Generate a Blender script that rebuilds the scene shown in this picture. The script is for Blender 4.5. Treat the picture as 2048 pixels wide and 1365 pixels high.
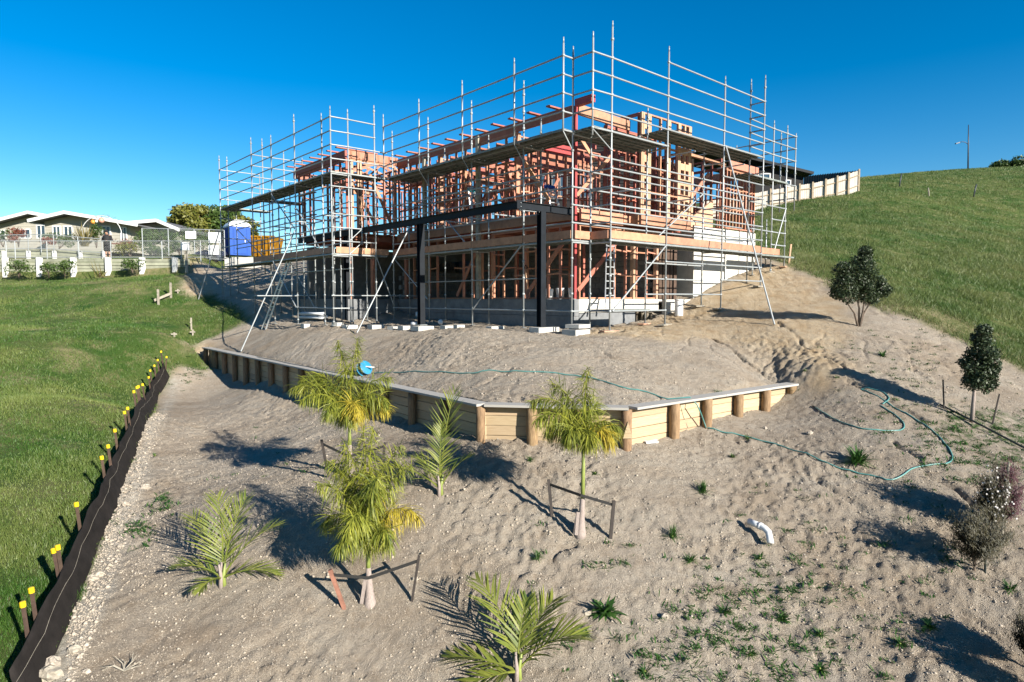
import bpy, math, random
import numpy as np
from mathutils import Vector, Matrix
random.seed(7)
rng = np.random.default_rng(11)
R = math.radians
for o in list(bpy.data.objects):
    bpy.data.objects.remove(o, do_unlink=True)
scene = bpy.context.scene
col = scene.collection

# ------------------------------------------------------------------ camera
F = 1280.0; PITCH = R(3.77)
cam_d = bpy.data.cameras.new('camera'); cam = bpy.data.objects.new('camera', cam_d); col.objects.link(cam)
cam_d.sensor_width = 36; cam_d.lens = 36 * F / 2048; cam_d.clip_start = .1; cam_d.clip_end = 3000
cam.location = (0, 0, 0); cam.rotation_euler = (R(90) - PITCH, 0, 0)
scene.camera = cam
# ------------------------------------------------------------------ sky and sun
SUN_AZ = R(44.8); SUN_EL = R(22)
light_dir = Vector((-math.sin(SUN_AZ) * math.cos(SUN_EL), math.cos(SUN_AZ) * math.cos(SUN_EL), -math.sin(SUN_EL)))
world = bpy.data.worlds.new('World'); scene.world = world; world.use_nodes = True
nt = world.node_tree; nt.nodes.clear()
wo = nt.nodes.new('ShaderNodeOutputWorld'); bg = nt.nodes.new('ShaderNodeBackground')
sky = nt.nodes.new('ShaderNodeTexSky'); sky.sky_type = 'NISHITA'; sky.sun_disc = False
sky.sun_elevation = SUN_EL; sky.sun_rotation = math.atan2(-light_dir.x, -light_dir.y)
sky.air_density = 1.0; sky.dust_density = 0.0; sky.ozone_density = 3.0; sky.altitude = 300
hs = nt.nodes.new('ShaderNodeHueSaturation'); hs.inputs['Saturation'].default_value = 1.48; hs.inputs['Value'].default_value = 1.0
nt.links.new(sky.outputs[0], hs.inputs['Color']); nt.links.new(hs.outputs[0], bg.inputs[0]); bg.inputs[1].default_value = .058
nt.links.new(bg.outputs[0], wo.inputs[0])
sun_d = bpy.data.lights.new('sun', 'SUN'); sun = bpy.data.objects.new('sun', sun_d); col.objects.link(sun)
sun_d.energy = 5.0; sun_d.angle = R(.5); sun_d.color = (1, .93, .82)
sun.rotation_euler = light_dir.to_track_quat('-Z', 'Y').to_euler(); sun.location = (20, -20, 30)
scene.view_settings.view_transform = 'Standard'; scene.view_settings.look = 'None'
scene.view_settings.exposure = 1.42; scene.view_settings.gamma = 1
scene.render.engine = 'CYCLES'

# ------------------------------------------------------------------ helpers
def link(o): col.objects.link(o); return o
def tag(o, label=None, cat=None, group=None, kind=None):
    if label: o['label'] = label
    if cat: o['category'] = cat
    if group: o['group'] = group
    if kind: o['kind'] = kind
    return o
def thing(name, label, cat, loc, group=None):
    o = bpy.data.objects.new(name, None); link(o); o.location = loc; o.empty_display_size = .2
    return tag(o, label, cat, group)
def origin(p):
    v = Vector((0, 0, 0))
    while p is not None:
        v += p.location if p.rotation_euler.x == 0 else Vector((0, 0, 0)); p = p.parent
    return v
def raw(name, verts, faces, mat, parent=None, smooth=False, base=None):
    """one mesh from world-space vertices; its origin sits at base (or at its parent)."""
    verts = np.asarray(verts, dtype=np.float64).reshape(-1, 3)
    if base is None:
        base = origin(parent) if parent else Vector((float(verts[:, 0].mean()), float(verts[:, 1].mean()), float(verts[:, 2].min())))
    base = Vector(base)
    v = verts - np.array(base)
    me = bpy.data.meshes.new(name)
    if isinstance(faces, np.ndarray):
        n, k = faces.shape
        me.vertices.add(len(v)); me.vertices.foreach_set('co', v.ravel())
        me.loops.add(n * k); me.loops.foreach_set('vertex_index', faces.ravel().astype(np.int32))
        me.polygons.add(n); me.polygons.foreach_set('loop_start', np.arange(0, n * k, k, dtype=np.int32))
        me.polygons.foreach_set('loop_total', np.full(n, k, dtype=np.int32))
        me.update(calc_edges=True); me.validate()
    else:
        me.from_pydata(v.tolist(), [], faces); me.update()
    if smooth: me.polygons.foreach_set('use_smooth', [True] * len(me.polygons))
    me.materials.append(mat)
    o = bpy.data.objects.new(name, me); link(o)
    if parent:
        o.parent = parent; o.location = base - origin(parent)
    else: o.location = base
    return o
class MB:
    """collects simple shapes that together form ONE part"""
    def __init__(s): s.v = []; s.f = []
    def add(s, v, f):
        n = len(s.v); s.v += [tuple(p) for p in v]; s.f += [tuple(i + n for i in q) for q in f]; return s
    def box(s, c, d, rz=0, M=None):
        x, y, z = d[0] / 2, d[1] / 2, d[2] / 2
        vs = [Vector((a * x, b * y, e * z)) for a in (-1, 1) for b in (-1, 1) for e in (-1, 1)]
        rot = M if M is not None else Matrix.Rotation(rz, 3, 'Z')
        return s.add([rot @ p + Vector(c) for p in vs], BOXF)
    def bar(s, p0, p1, w, h):
        M = axes(p0, p1); L = (Vector(p1) - Vector(p0)).length
        return s.box((Vector(p0) + Vector(p1)) / 2, (L, w, h), M=M)
    def tube(s, pts, r, n=8, cap=True):
        pts = [Vector(p) for p in pts]; rs = r if isinstance(r, (list, tuple)) else [r] * len(pts)
        b = len(s.v); up = Vector((0, 0, 1)); prev = None
        for i, p in enumerate(pts):
            t = (pts[min(i + 1, len(pts) - 1)] - pts[max(i - 1, 0)]).normalized()
            if prev is None:
                a = t.cross(Vector((1, 0, 0)) if abs(t.x) < .8 else up).normalized()
            else: a = (prev - t * prev.dot(t)).normalized()
            prev = a; c = t.cross(a)
            for k in range(n):
                th = 2 * math.pi * k / n
                s.v.append(tuple(p + (a * math.cos(th) + c * math.sin(th)) * rs[i]))
        for i in range(len(pts) - 1):
            for k in range(n):
                s.f.append((b + i * n + k, b + i * n + (k + 1) % n, b + (i + 1) * n + (k + 1) % n, b + (i + 1) * n + k))
        if cap:
            s.f.append(tuple(b + k for k in reversed(range(n)))); s.f.append(tuple(b + (len(pts) - 1) * n + k for k in range(n)))
        return s
    def lathe(s, c, prof, n=16):
        b = len(s.v)
        for r, z in prof:
            for k in range(n):
                th = 2 * math.pi * k / n; s.v.append((c[0] + r * math.cos(th), c[1] + r * math.sin(th), c[2] + z))
        for i in range(len(prof) - 1):
            for k in range(n): s.f.append((b + i * n + k, b + i * n + (k + 1) % n, b + (i + 1) * n + (k + 1) % n, b + (i + 1) * n + k))
        s.f.append(tuple(b + k for k in reversed(range(n)))); s.f.append(tuple(b + (len(prof) - 1) * n + k for k in range(n)))
        return s
    def build(s, name, mat, parent=None, smooth=False, base=None):
        return raw(name, s.v, s.f, mat, parent, smooth, base)
BOXF = [(0, 1, 3, 2), (4, 6, 7, 5), (0, 4, 5, 1), (2, 3, 7, 6), (0, 2, 6, 4), (1, 5, 7, 3)]
def axes(p0, p1):
    x = (Vector(p1) - Vector(p0)).normalized(); up = Vector((0, 0, 1))
    if abs(x.z) > .98: up = Vector((0, 1, 0))
    y = up.cross(x).normalized(); z = x.cross(y)
    return Matrix((x, y, z)).transposed()
_unit = {}
def unit(kind, mat):
    k = (kind, mat.name)
    if k in _unit: return _unit[k]
    m = MB()
    if kind == 'box':
        # unit box with slightly eased long edges
        e = .04
        prof = [(-.5 + e, -.5), (.5 - e, -.5), (.5, -.5 + e), (.5, .5 - e), (.5 - e, .5), (-.5 + e, .5), (-.5, .5 - e), (-.5, -.5 + e)]
        for x in (-.5, .5):
            for y, z in prof: m.v.append((x, y, z))
        for i in range(8): m.f.append((i, (i + 1) % 8, 8 + (i + 1) % 8, 8 + i))
        m.f.append(tuple(reversed(range(8)))); m.f.append(tuple(range(8, 16)))
    elif kind == 'cyl':
        n = 10
        for x in (-.5, .5):
            for i in range(n): m.v.append((x, math.cos(2 * math.pi * i / n), math.sin(2 * math.pi * i / n)))
        for i in range(n): m.f.append((i, (i + 1) % n, n + (i + 1) % n, n + i))
        m.f.append(tuple(reversed(range(n)))); m.f.append(tuple(range(n, 2 * n)))
    elif kind == 'plank':
        w = .5
        m.box((0, 0, -.1), (1, 1, .2))
        for sy in (-1, 1): m.box((0, sy * .44, -.6), (1, .1, .8))
        for x in (-.4, -.2, 0, .2, .4): m.box((x, 0, -.5), (.012, .78, .55))
    me = bpy.data.meshes.new(kind + '_' + mat.name); me.from_pydata(m.v, [], m.f); me.update()
    bf = me.polygons
    if kind == 'cyl': bf.foreach_set('use_smooth', [len(p.vertices) == 4 for p in bf])
    me.materials.append(mat); _unit[k] = me; return me
def piece(name, kind, mat, parent, p0, p1, w, h, roll=0):
    o = bpy.data.objects.new(name, unit(kind, mat)); link(o); o.parent = parent
    p0 = Vector(p0); p1 = Vector(p1); L = (p1 - p0).length
    M = axes(p0, p1)
    if roll: M = M @ Matrix.Rotation(roll, 3, 'X')
    M = M.to_4x4(); M.translation = (p0 + p1) / 2 - origin(parent)
    o.matrix_basis = M @ Matrix.Diagonal((L, w, h, 1)); return o
def beam(name, mat, parent, p0, p1, w, h, roll=0): return piece(name, 'box', mat, parent, p0, p1, w, h, roll)
def tube(name, mat, parent, p0, p1, r): return piece(name, 'cyl', mat, parent, p0, p1, r, r)

# ------------------------------------------------------------------ materials
ALB = .70
def mk(name, base, rough=.75, metal=0, var=.18, scale=6, bump=.15, bscale=40, rnd=.0, base2=None, stretch=None, spec=.5, trans=0):
    m = bpy.data.materials.new(name); m.use_nodes = True; n = m.node_tree.nodes; L = m.node_tree.links
    p = n['Principled BSDF']; p.inputs['Roughness'].default_value = rough; p.inputs['Metallic'].default_value = metal
    p.inputs['Specular IOR Level'].default_value = spec
    geo = n.new('ShaderNodeNewGeometry'); vec = geo.outputs['Position']
    if stretch:
        tc = n.new('ShaderNodeTexCoord'); mp = n.new('ShaderNodeMapping'); mp.inputs['Scale'].default_value = stretch
        L.new(tc.outputs['Object'], mp.inputs['Vector']); vec = mp.outputs['Vector']
    t = n.new('ShaderNodeTexNoise'); t.inputs['Scale'].default_value = scale; t.inputs['Detail'].default_value = 6; t.inputs['Roughness'].default_value = .65
    L.new(vec, t.inputs['Vector'])
    mix = n.new('ShaderNodeMix'); mix.data_type = 'RGBA'
    b = Vector(base) * ALB; b2 = Vector(base2) * ALB if base2 else b * (1 - 2 * var)
    b1 = b if base2 else b * (1 + var)
    mix.inputs['A'].default_value = (*b2, 1); mix.inputs['B'].default_value = (*[min(1, c) for c in b1], 1)
    cr = n.new('ShaderNodeMapRange'); cr.inputs['From Min'].default_value = .3; cr.inputs['From Max'].default_value = .7
    L.new(t.outputs['Fac'], cr.inputs['Value']); L.new(cr.outputs[0], mix.inputs['Factor'])
    outc = mix.outputs['Result']
    if rnd:
        oi = n.new('ShaderNodeObjectInfo'); h = n.new('ShaderNodeHueSaturation')
        mr = n.new('ShaderNodeMapRange'); mr.inputs['To Min'].default_value = 1 - rnd; mr.inputs['To Max'].default_value = 1 + rnd
        L.new(oi.outputs['Random'], mr.inputs['Value']); L.new(mr.outputs[0], h.inputs['Value'])
        mr2 = n.new('ShaderNodeMapRange'); mr2.inputs['To Min'].default_value = .5 - rnd * .05; mr2.inputs['To Max'].default_value = .5 + rnd * .05
        mu = n.new('ShaderNodeMath'); mu.operation = 'FRACT'; m7 = n.new('ShaderNodeMath'); m7.operation = 'MULTIPLY'; m7.inputs[1].default_value = 7.3
        L.new(oi.outputs['Random'], m7.inputs[0]); L.new(m7.outputs[0], mu.inputs[0]); L.new(mu.outputs[0], mr2.inputs['Value']); L.new(mr2.outputs[0], h.inputs['Hue'])
        L.new(outc, h.inputs['Color']); outc = h.outputs['Color']
    L.new(outc, p.inputs['Base Color'])
    if bump:
        t2 = n.new('ShaderNodeTexNoise'); t2.inputs['Scale'].default_value = bscale; t2.inputs['Detail'].default_value = 4
        L.new(vec, t2.inputs['Vector']); bn = n.new('ShaderNodeBump'); bn.inputs['Strength'].default_value = bump; bn.inputs['Distance'].default_value = .02
        L.new(t2.outputs['Fac'], bn.inputs['Height']); L.new(bn.outputs[0], p.inputs['Normal'])
    if trans:
        out = n['Material Output']; tl = n.new('ShaderNodeBsdfTranslucent'); ms = n.new('ShaderNodeMixShader'); ms.inputs[0].default_value = trans
        L.new(outc, tl.inputs['Color']); L.new(p.outputs[0], ms.inputs[1]); L.new(tl.outputs[0], ms.inputs[2]); L.new(ms.outputs[0], out.inputs['Surface'])
    return m
M = {}
M['galv'] = mk('galvanised_steel', (.40, .43, .44), .45, .25, .08, 3, 0, 60, .14)
M['plank'] = mk('steel_plank', (.27, .30, .28), .6, .3, .2, 5, .1, 30, .14)
M['frame'] = mk('pink_framing_timber', (.54, .245, .15), .75, 0, .12, 5, .06, 50, .20)
M['frame_red_shade'] = mk('shaded_red_framing', (.40, .135, .085), .75, 0, .12, 5, .06, 50, .2)  # darker copy of the framing: shade of inner and left-hand walls in its colour
M['lvl'] = mk('laminated_timber', (.52, .265, .155), .7, 0, .16, 4, .08, 50, .14)
M['pale'] = mk('pale_timber', (.58, .35, .225), .75, 0, .12, 5, .08, 50, .15)
M['redsteel'] = mk('red_primed_steel', (.42, .05, .05), .55, 0, .1, 4, .03)
M['black'] = mk('black_steel', (.012, .016, .022), .6, 0, .15, 4, .03, spec=.15)
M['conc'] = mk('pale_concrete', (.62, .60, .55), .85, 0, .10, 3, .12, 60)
M['conc_dark'] = mk('dark_concrete', (.20, .21, .22), .8, 0, .2, 2.5, .12, 50)  # dark copy of the concrete; puts shade into the left footing's colour
M['block'] = mk('concrete_block', (.24, .24, .24), .9, 0, .15, 6, .25, 60, .08)
M['paver'] = mk('concrete_paver', (.58, .57, .53), .85, 0, .12, 8, .15, 70, .1)
M['board'] = mk('retaining_board', (.60, .465, .30), .75, 0, .12, 2.2, .15, 40, .14, base2=(.38, .27, .15), stretch=(1.5, 11, 11))
M['log'] = mk('round_pole', (.40, .26, .14), .85, 0, .2, 4, .3, 26, .16, base2=(.17, .10, .05), stretch=(7, 7, 1.3))
M['cap'] = mk('weathered_cap_board', (.46, .44, .40), .8, 0, .12, 3, .15, 40, .06, stretch=(1.5, 12, 12))
M['weather'] = mk('weathered_timber', (.40, .36, .29), .85, 0, .2, 6, .2, 40, .1)
M['white'] = mk('white_paint', (.80, .80, .78), .55, 0, .05, 4, .03)
M['plastic'] = mk('white_plastic', (.80, .82, .84), .35, 0, .04, 4, .0)
M['stake'] = mk('dark_stake', (.05, .04, .035), .7, 0, .2, 8, .1)
M['redstake'] = mk('red_brown_stake', (.33, .15, .10), .8, 0, .2, 8, .15)
M['brownstake'] = mk('brown_stake', (.10, .06, .04), .85, 0, .25, 9, .15, 60, .15)
M['yellow'] = mk('yellow_plastic', (.85, .58, .01), .4, 0, .05, 4, 0)
M['fabric'] = mk('black_silt_cloth', (.018, .015, .014), .9, 0, .3, 3, .25, 25, spec=.2)
M['strap'] = mk('black_strap', (.015, .015, .015), .7)
M['hose'] = mk('teal_hose', (.10, .30, .28), .4, 0, .1, 4, 0)
M['hosedark'] = mk('dark_cable', (.02, .03, .03), .5, 0, .1, 4, 0)
M['blue'] = mk('blue_plastic', (.002, .075, .40), .5, 0, .08, 4, 0, spec=.2)
M['bluedrum'] = mk('blue_reel', (.03, .27, .48), .4, 0, .15, 8, 0)
M['cyan'] = mk('cyan_plastic', (.02, .48, .52), .4, 0, .05, 4, 0)
M['alum'] = mk('aluminium', (.72, .73, .74), .35, .6, .08, 6, 0)
M['skip'] = mk('yellow_steel', (.36, .17, .01), .6, 0, .25, 3, .1, spec=.2)
M['navy'] = mk('navy_tarpaulin', (.015, .025, .07), .6, 0, .3, 3, .6, 5)
M['skin'] = mk('skin', (.50, .28, .19), .6, 0, .06, 10, 0)
M['blackcloth'] = mk('black_cloth', (.012, .012, .014), .85, 0, .2, 9, .2, 20)
M['weatherboard'] = mk('beige_cladding', (.44, .42, .36), .8, 0, .05, 3, .05)
M['darkclad'] = mk('charcoal_cladding', (.020, .020, .022), .7, 0, .1, 3, .05, spec=.15)
M['roofdark'] = mk('dark_roof', (.014, .016, .02), .6, 0, .1, 3, .05, spec=.2)
M['roofgrey'] = mk('grey_roof', (.16, .16, .17), .6, 0, .1, 3, .05)
M['paling'] = mk('paling_timber', (.72, .66, .58), .85, 0, .08, 2, .1, 20, .10)
M['palingpost'] = mk('paling_post', (.40, .32, .22), .85, 0, .15, 4, .1)
M['greenboard'] = mk('green_tinted_board', (.33, .34, .25), .85, 0, .2, 1.2, .15, 20, .14)
M['lamp'] = mk('dark_pole', (.05, .06, .08), .5, .3)
M['rock'] = mk('pale_rock', (.48, .42, .34), .95, 0, .25, 14, .6, 40, .18)
M['orange'] = mk('orange_float', (.75, .32, .05), .5); M['pinkfloat'] = mk('pink_float', (.70, .36, .26), .5)
g = bpy.data.materials.new('window_glass'); g.use_nodes = True; p = g.node_tree.nodes['Principled BSDF']
p.inputs['Base Color'].default_value = (.03, .05, .07, 1); p.inputs['Roughness'].default_value = .06; p.inputs['Specular IOR Level'].default_value = .9; M['glass'] = g
def leafmat(name, a, b, scale=3, trans=.35, rough=.5):
    """leaf colour varies with a per-leaf random value stored on the mesh"""
    a = tuple(c * .8 for c in a); b = tuple(c * .8 for c in b)
    m = bpy.data.materials.new(name); m.use_nodes = True; n = m.node_tree.nodes; L = m.node_tree.links
    p = n['Principled BSDF']; p.inputs['Roughness'].default_value = rough; p.inputs['Specular IOR Level'].default_value = .35
    at = n.new('ShaderNodeAttribute'); at.attribute_name = 'rnd'
    geo = n.new('ShaderNodeNewGeometry'); t = n.new('ShaderNodeTexNoise'); t.inputs['Scale'].default_value = scale; t.inputs['Detail'].default_value = 3
    L.new(geo.outputs['Position'], t.inputs['Vector'])
    ad = n.new('ShaderNodeMath'); ad.operation = 'MULTIPLY_ADD'; ad.inputs[1].default_value = .6; L.new(at.outputs['Fac'], ad.inputs[0])
    mr = n.new('ShaderNodeMapRange'); mr.inputs['From Min'].default_value = .3; mr.inputs['From Max'].default_value = .7; mr.inputs['To Max'].default_value = .4
    L.new(t.outputs['Fac'], mr.inputs['Value']); L.new(mr.outputs[0], ad.inputs[2])
    mix = n.new('ShaderNodeMix'); mix.data_type = 'RGBA'; mix.inputs['A'].default_value = (*a, 1); mix.inputs['B'].default_value = (*b, 1)
    L.new(ad.outputs[0], mix.inputs['Factor']); L.new(mix.outputs['Result'], p.inputs['Base Color'])
    tl = n.new('ShaderNodeBsdfTranslucent'); ms = n.new('ShaderNodeMixShader'); ms.inputs[0].default_value = trans
    L.new(mix.outputs['Result'], tl.inputs['Color']); L.new(p.outputs[0], ms.inputs[1]); L.new(tl.outputs[0], ms.inputs[2])
    L.new(ms.outputs[0], n['Material Output'].inputs['Surface']); return m
def set_rnd(o, vals):
    a = o.data.attributes.new('rnd', 'FLOAT', 'POINT'); a.data.foreach_set('value', np.asarray(vals, dtype=np.float32))
M['lawn'] = leafmat('lawn_grass', (.034, .115, .012), (.21, .245, .07), .5, .3)
M['pasture'] = leafmat('pasture_grass', (.038, .115, .014), (.26, .265, .10), .35, .3)
M['weed'] = leafmat('weed_leaf', (.02, .075, .012), (.07, .16, .03), 4, .25)
M['palmleaf'] = leafmat('palm_leaflet', (.035, .085, .012), (.42, .42, .055), 2.2, .3)
M['palmleaf2'] = leafmat('young_palm_leaflet', (.045, .10, .016), (.33, .34, .06), 3, .28)
M['palmdead'] = leafmat('yellowing_palm_leaflet', (.34, .30, .03), (.58, .44, .05), 2, .3)
M['darkleaf'] = leafmat('dark_glossy_leaf', (.010, .022, .010), (.06, .09, .035), 6, .15, .5)
M['hedge'] = leafmat('hedge_leaf', (.02, .055, .012), (.10, .15, .03), 2, .2)
M['yellowtree'] = leafmat('yellow_green_leaf', (.07, .09, .015), (.22, .21, .04), 1.5, .2)
M['olive'] = leafmat('olive_twig_leaf', (.022, .024, .012), (.085, .075, .04), 8, .12)
M['purple'] = leafmat('purple_leaf', (.035, .008, .014), (.10, .03, .045), 8, .12)
M['flower'] = leafmat('white_petal', (.65, .63, .62), (.85, .82, .82), 8, .2)
M['redleaf'] = leafmat('red_leaf', (.10, .03, .02), (.30, .10, .06), 3, .2)
M['flax'] = leafmat('flax_blade', (.10, .09, .03), (.34, .28, .11), 2, .2)
M['bark'] = mk('bark', (.16, .12, .09), .9, 0, .2, 9, .3, 30)
M['palmtrunk'] = mk('palm_trunk', (.42, .36, .32), .85, 0, .2, 14, .3, 40, base2=(.26, .20, .18), stretch=(6, 6, 2))
M['crownshaft'] = mk('palm_crownshaft', (.28, .34, .08), .55, 0, .15, 6, .05)
# ------------------------------------------------------------------ measured frame of the place
cP, sP = math.cos(PITCH), math.sin(PITCH)
def ray(px, py):
    a = (px - 1024) / F; b = (682.5 - py) / F
    return np.array((a, cP + b * sP, -sP + b * cP))
def P(px, py, D):
    d = ray(px, py); return Vector(d * (D / d[1]))
YAW = R(48.886)
UX = Vector((math.sin(YAW), math.cos(YAW), 0)); VX = Vector((-math.cos(YAW), math.sin(YAW), 0))
def W(u, v, z=0.0): return UX * u + VX * v + Vector((0, 0, z))
def hash2(i, j, s):
    h = (i.astype(np.int64) * 374761393 + j.astype(np.int64) * 668265263 + s * 974711) & 0x7fffffff
    h = ((h ^ (h >> 13)) * 1274126177) & 0x7fffffff
    return ((h ^ (h >> 16)) & 0xffff) / 65535.0
def vnoise(x, y, s=0):
    i = np.floor(x); j = np.floor(y); fx = x - i; fy = y - j
    fx = fx * fx * fx * (fx * (fx * 6 - 15) + 10); fy = fy * fy * fy * (fy * (fy * 6 - 15) + 10)
    a = hash2(i, j, s); b = hash2(i + 1, j, s); c = hash2(i, j + 1, s); d = hash2(i + 1, j + 1, s)
    return (a + (b - a) * fx) * (1 - fy) + (c + (d - c) * fx) * fy - .5
def fbm(x, y, s=0, o=4):
    r = np.zeros_like(x); a = 1.0
    for k in range(o): r += a * vnoise(x * 2 ** k + 17.3 * k, y * 2 ** k - 9.1 * k, s + k); a *= .5
    return r
def sstep(a, b, x):
    t = np.clip((x - a) / (b - a), 0, 1); return t * t * (3 - 2 * t)
class TPS:
    def __init__(s, pts, lam=.02):
        p = np.array(pts, float); s.c = p[:, :2]; n = len(p)
        d = np.linalg.norm(s.c[:, None] - s.c[None], axis=2); K = np.where(d > 0, d * d * np.log(d + 1e-12), 0) + lam * np.eye(n)
        Q = np.hstack([np.ones((n, 1)), s.c]); A = np.zeros((n + 3, n + 3)); A[:n, :n] = K; A[:n, n:] = Q; A[n:, :n] = Q.T
        s.w = np.linalg.solve(A, np.concatenate([p[:, 2], np.zeros(3)]))
    def __call__(s, x, y):
        r = np.full(x.shape, s.w[-3]) + s.w[-2] * x + s.w[-1] * y
        if x.size < 3000:
            d2 = (x[..., None] - s.c[:, 0]) ** 2 + (y[..., None] - s.c[:, 1]) ** 2
            return r + (.5 * d2 * np.log(d2 + 1e-12)) @ s.w[:-3]
        for (cx, cy), w in zip(s.c, s.w[:-3]):
            d2 = (x - cx) ** 2 + (y - cy) ** 2; r += w * .5 * d2 * np.log(d2 + 1e-12)
        return r
def wp(px, py, D): return tuple(P(px, py, D))
def uvp(u, v, z): return tuple(W(u, v, z))
PAD = -.93
shared = [uvp(13.1, 12.5, PAD), uvp(13.1, 15, PAD), uvp(13.1, 19, PAD), uvp(12.3, 22, -.98), uvp(10.57, 22.3, -1.02), uvp(10.5, 25.3, -1.1),
    uvp(10.5, 27.8, -1.15), uvp(10.4, 30.2, -.80), uvp(10.5, 34.8, -.10), uvp(13.9, 11.6, PAD), uvp(16.5, 11.6, -.86), uvp(19.6, 11.74, -.38),
    uvp(22.3, 11.74, .44), uvp(24.3, 12.2, 1.0), uvp(26, 12.4, 1.4), uvp(18, 13, -.7), uvp(20.2, 12.9, .0), uvp(22.3, 12.9, .72), uvp(24.4, 13, 1.2),
    # left lawn and the silt fence line
    wp(60, 1365, 7.6), wp(130, 1200, 9), wp(215, 1040, 11.3), wp(265, 930, 14), wp(300, 830, 18.5), wp(333, 770, 23.5),
    wp(0, 1365, 7.5), wp(50, 1000, 11.5), wp(0, 850, 15), wp(150, 800, 17), wp(200, 650, 28), wp(60, 620, 31), wp(350, 570, 34.5), wp(250, 555, 37.5),
    wp(0, 560, 37.8), wp(380, 690, 26.5), wp(-300, 900, 14), wp(-300, 600, 34), (-9, 4.5, -5.6),
    # right-hand side
    wp(1620, 790, 15), wp(1718, 655, 18.3), wp(1945, 845, 13.3), wp(2048, 760, 16.5), wp(1880, 960, 11), wp(1950, 1140, 9.3), wp(2048, 1365, 7.6),
    wp(1585, 520, 27), wp(1600, 440, 40), wp(1714, 383, 58), wp(1800, 363, 68), wp(1936, 350, 95), wp(2100, 347, 100), wp(2048, 450, 50), wp(1900, 500, 34),
    wp(2048, 600, 24), wp(1800, 600, 21), wp(1640, 620, 20.6), wp(2300, 700, 20), wp(2300, 500, 45), wp(2300, 1100, 9.5), (9, 4.5, -5.6), (0, 3, -7.2),
    wp(1549, 650, 18.8), wp(1640, 738, 15.5), wp(1606, 765, 15.4), wp(1680, 700, 16.7),
    # behind the house
    (-13, 38, 2.2), (-13, 46, 2.6), (-30, 45, 1.35), (-22, 42, 1.25), (-45, 45, 1.3), (-30, 60, 4.2), (0, 45, 2.9), (0, 70, 4.5), (14, 46, 4.4), (-60, 60, 3), (30, 85, 13.5), (60, 70, 14), (90, 140, 24), (40, 160, 20),
    (-60, 160, 2), (0, 220, 8), (-150, 150, -2), (180, 200, 26), (-25, 20, -1.6), (-18, 10, -3.6), (25, 8, -4.2), (30, 20, -1.5), (0, -20, -17), (30, -15, -16), (-30, -15, -14)]
lower = shared + [wp(973, 880, 12.5), wp(1253, 892, 12.1), wp(1570, 791, 15.4), wp(1460, 836, 13.9), wp(1340, 872, 12.9), wp(731, 814, 16.4), wp(578, 779, 20.25),
    wp(418, 746, 27), wp(499, 761, 23.5), wp(900, 858, 13.6), wp(1110, 890, 12.2), wp(1530, 1065, 10.13), wp(300, 1365, 7.7), wp(1024, 1365, 7.8), wp(1700, 1365, 7.75), wp(740, 1205, 8.9), wp(445, 1175, 9.15),
    wp(450, 900, 15.3), wp(600, 1000, 11), wp(1700, 960, 11.3), wp(1720, 850, 13)]
WALLZ = -2.06
C1 = P(973, 806, 12.55); C2 = P(1253, 812, 12.15); C3 = P(1576, 766, 15.55)
def lseg(t):   # post t of the long left run
    k = 1 + .0775 * t; D = 12.5 * k; return Vector((((-51 - 84 * t) / k) / F * D, D, 0))
C0 = lseg(15.35)
wall_line = [np.array(C0)[:2], np.array(C1)[:2], np.array(C2)[:2], np.array(C3)[:2]]
upper = shared + [(c[0], c[1] + .2, WALLZ - .05) for c in wall_line[1:]] + [((a[0] + b[0]) / 2, (a[1] + b[1]) / 2 + .2, WALLZ - .05) for a, b in zip(wall_line[1:], wall_line[2:])] + \
    [(lseg(t).x + .1, lseg(t).y + .1, WALLZ - .05) for t in (1.3, 2.6, 4, 5.5, 7, 8.5, 10, 12, 14, 15.3)] + \
    [wp(900, 672, 18.3), wp(1150, 690, 16.3), wp(900, 750, 15.0), wp(1150, 760, 13.8), wp(650, 692, 21.1), wp(800, 722, 17.7), wp(1400, 700, 16.4), wp(1480, 740, 15.4)]
tL, tU = TPS(lower), TPS(upper)
def polydist(x, y, pts, closed=False):
    """signed-side distance to a polyline (positive on the left of its direction)"""
    best = np.full(x.shape, 1e9); sgn = np.ones(x.shape); n = len(pts)
    for i in range(n if closed else n - 1):
        a = np.asarray(pts[i], float); b = np.asarray(pts[(i + 1) % n], float); ab = b - a
        t = np.clip(((x - a[0]) * ab[0] + (y - a[1]) * ab[1]) / (ab @ ab), 0, 1)
        dx = x - a[0] - t * ab[0]; dy = y - a[1] - t * ab[1]; d = np.hypot(dx, dy)
        s = np.sign(ab[0] * (y - a[1]) - ab[1] * (x - a[0])); m = d < best - 1e-9
        sgn = np.where(m, s, sgn); best = np.minimum(best, d)
    return best * sgn
def inside(x, y, pts):
    r = np.zeros(x.shape, bool); n = len(pts)
    for i in range(n):
        x0, y0 = pts[i]; x1, y1 = pts[(i + 1) % n]
        c = ((y0 > y) != (y1 > y)) & (x < (x1 - x0) * (y - y0) / (y1 - y0 + 1e-12) + x0); r ^= c
    return r
def pdist(x, y, pts):
    return np.abs(polydist(x, y, pts, True)) * np.where(inside(x, y, pts), 1, -1)
ext_l = wall_line[0] + (wall_line[0] - wall_line[1]) * .35; ext_r = wall_line[3] + np.array((2.0, 6.5))
wl_ext = [ext_l] + wall_line + [ext_r]
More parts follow.
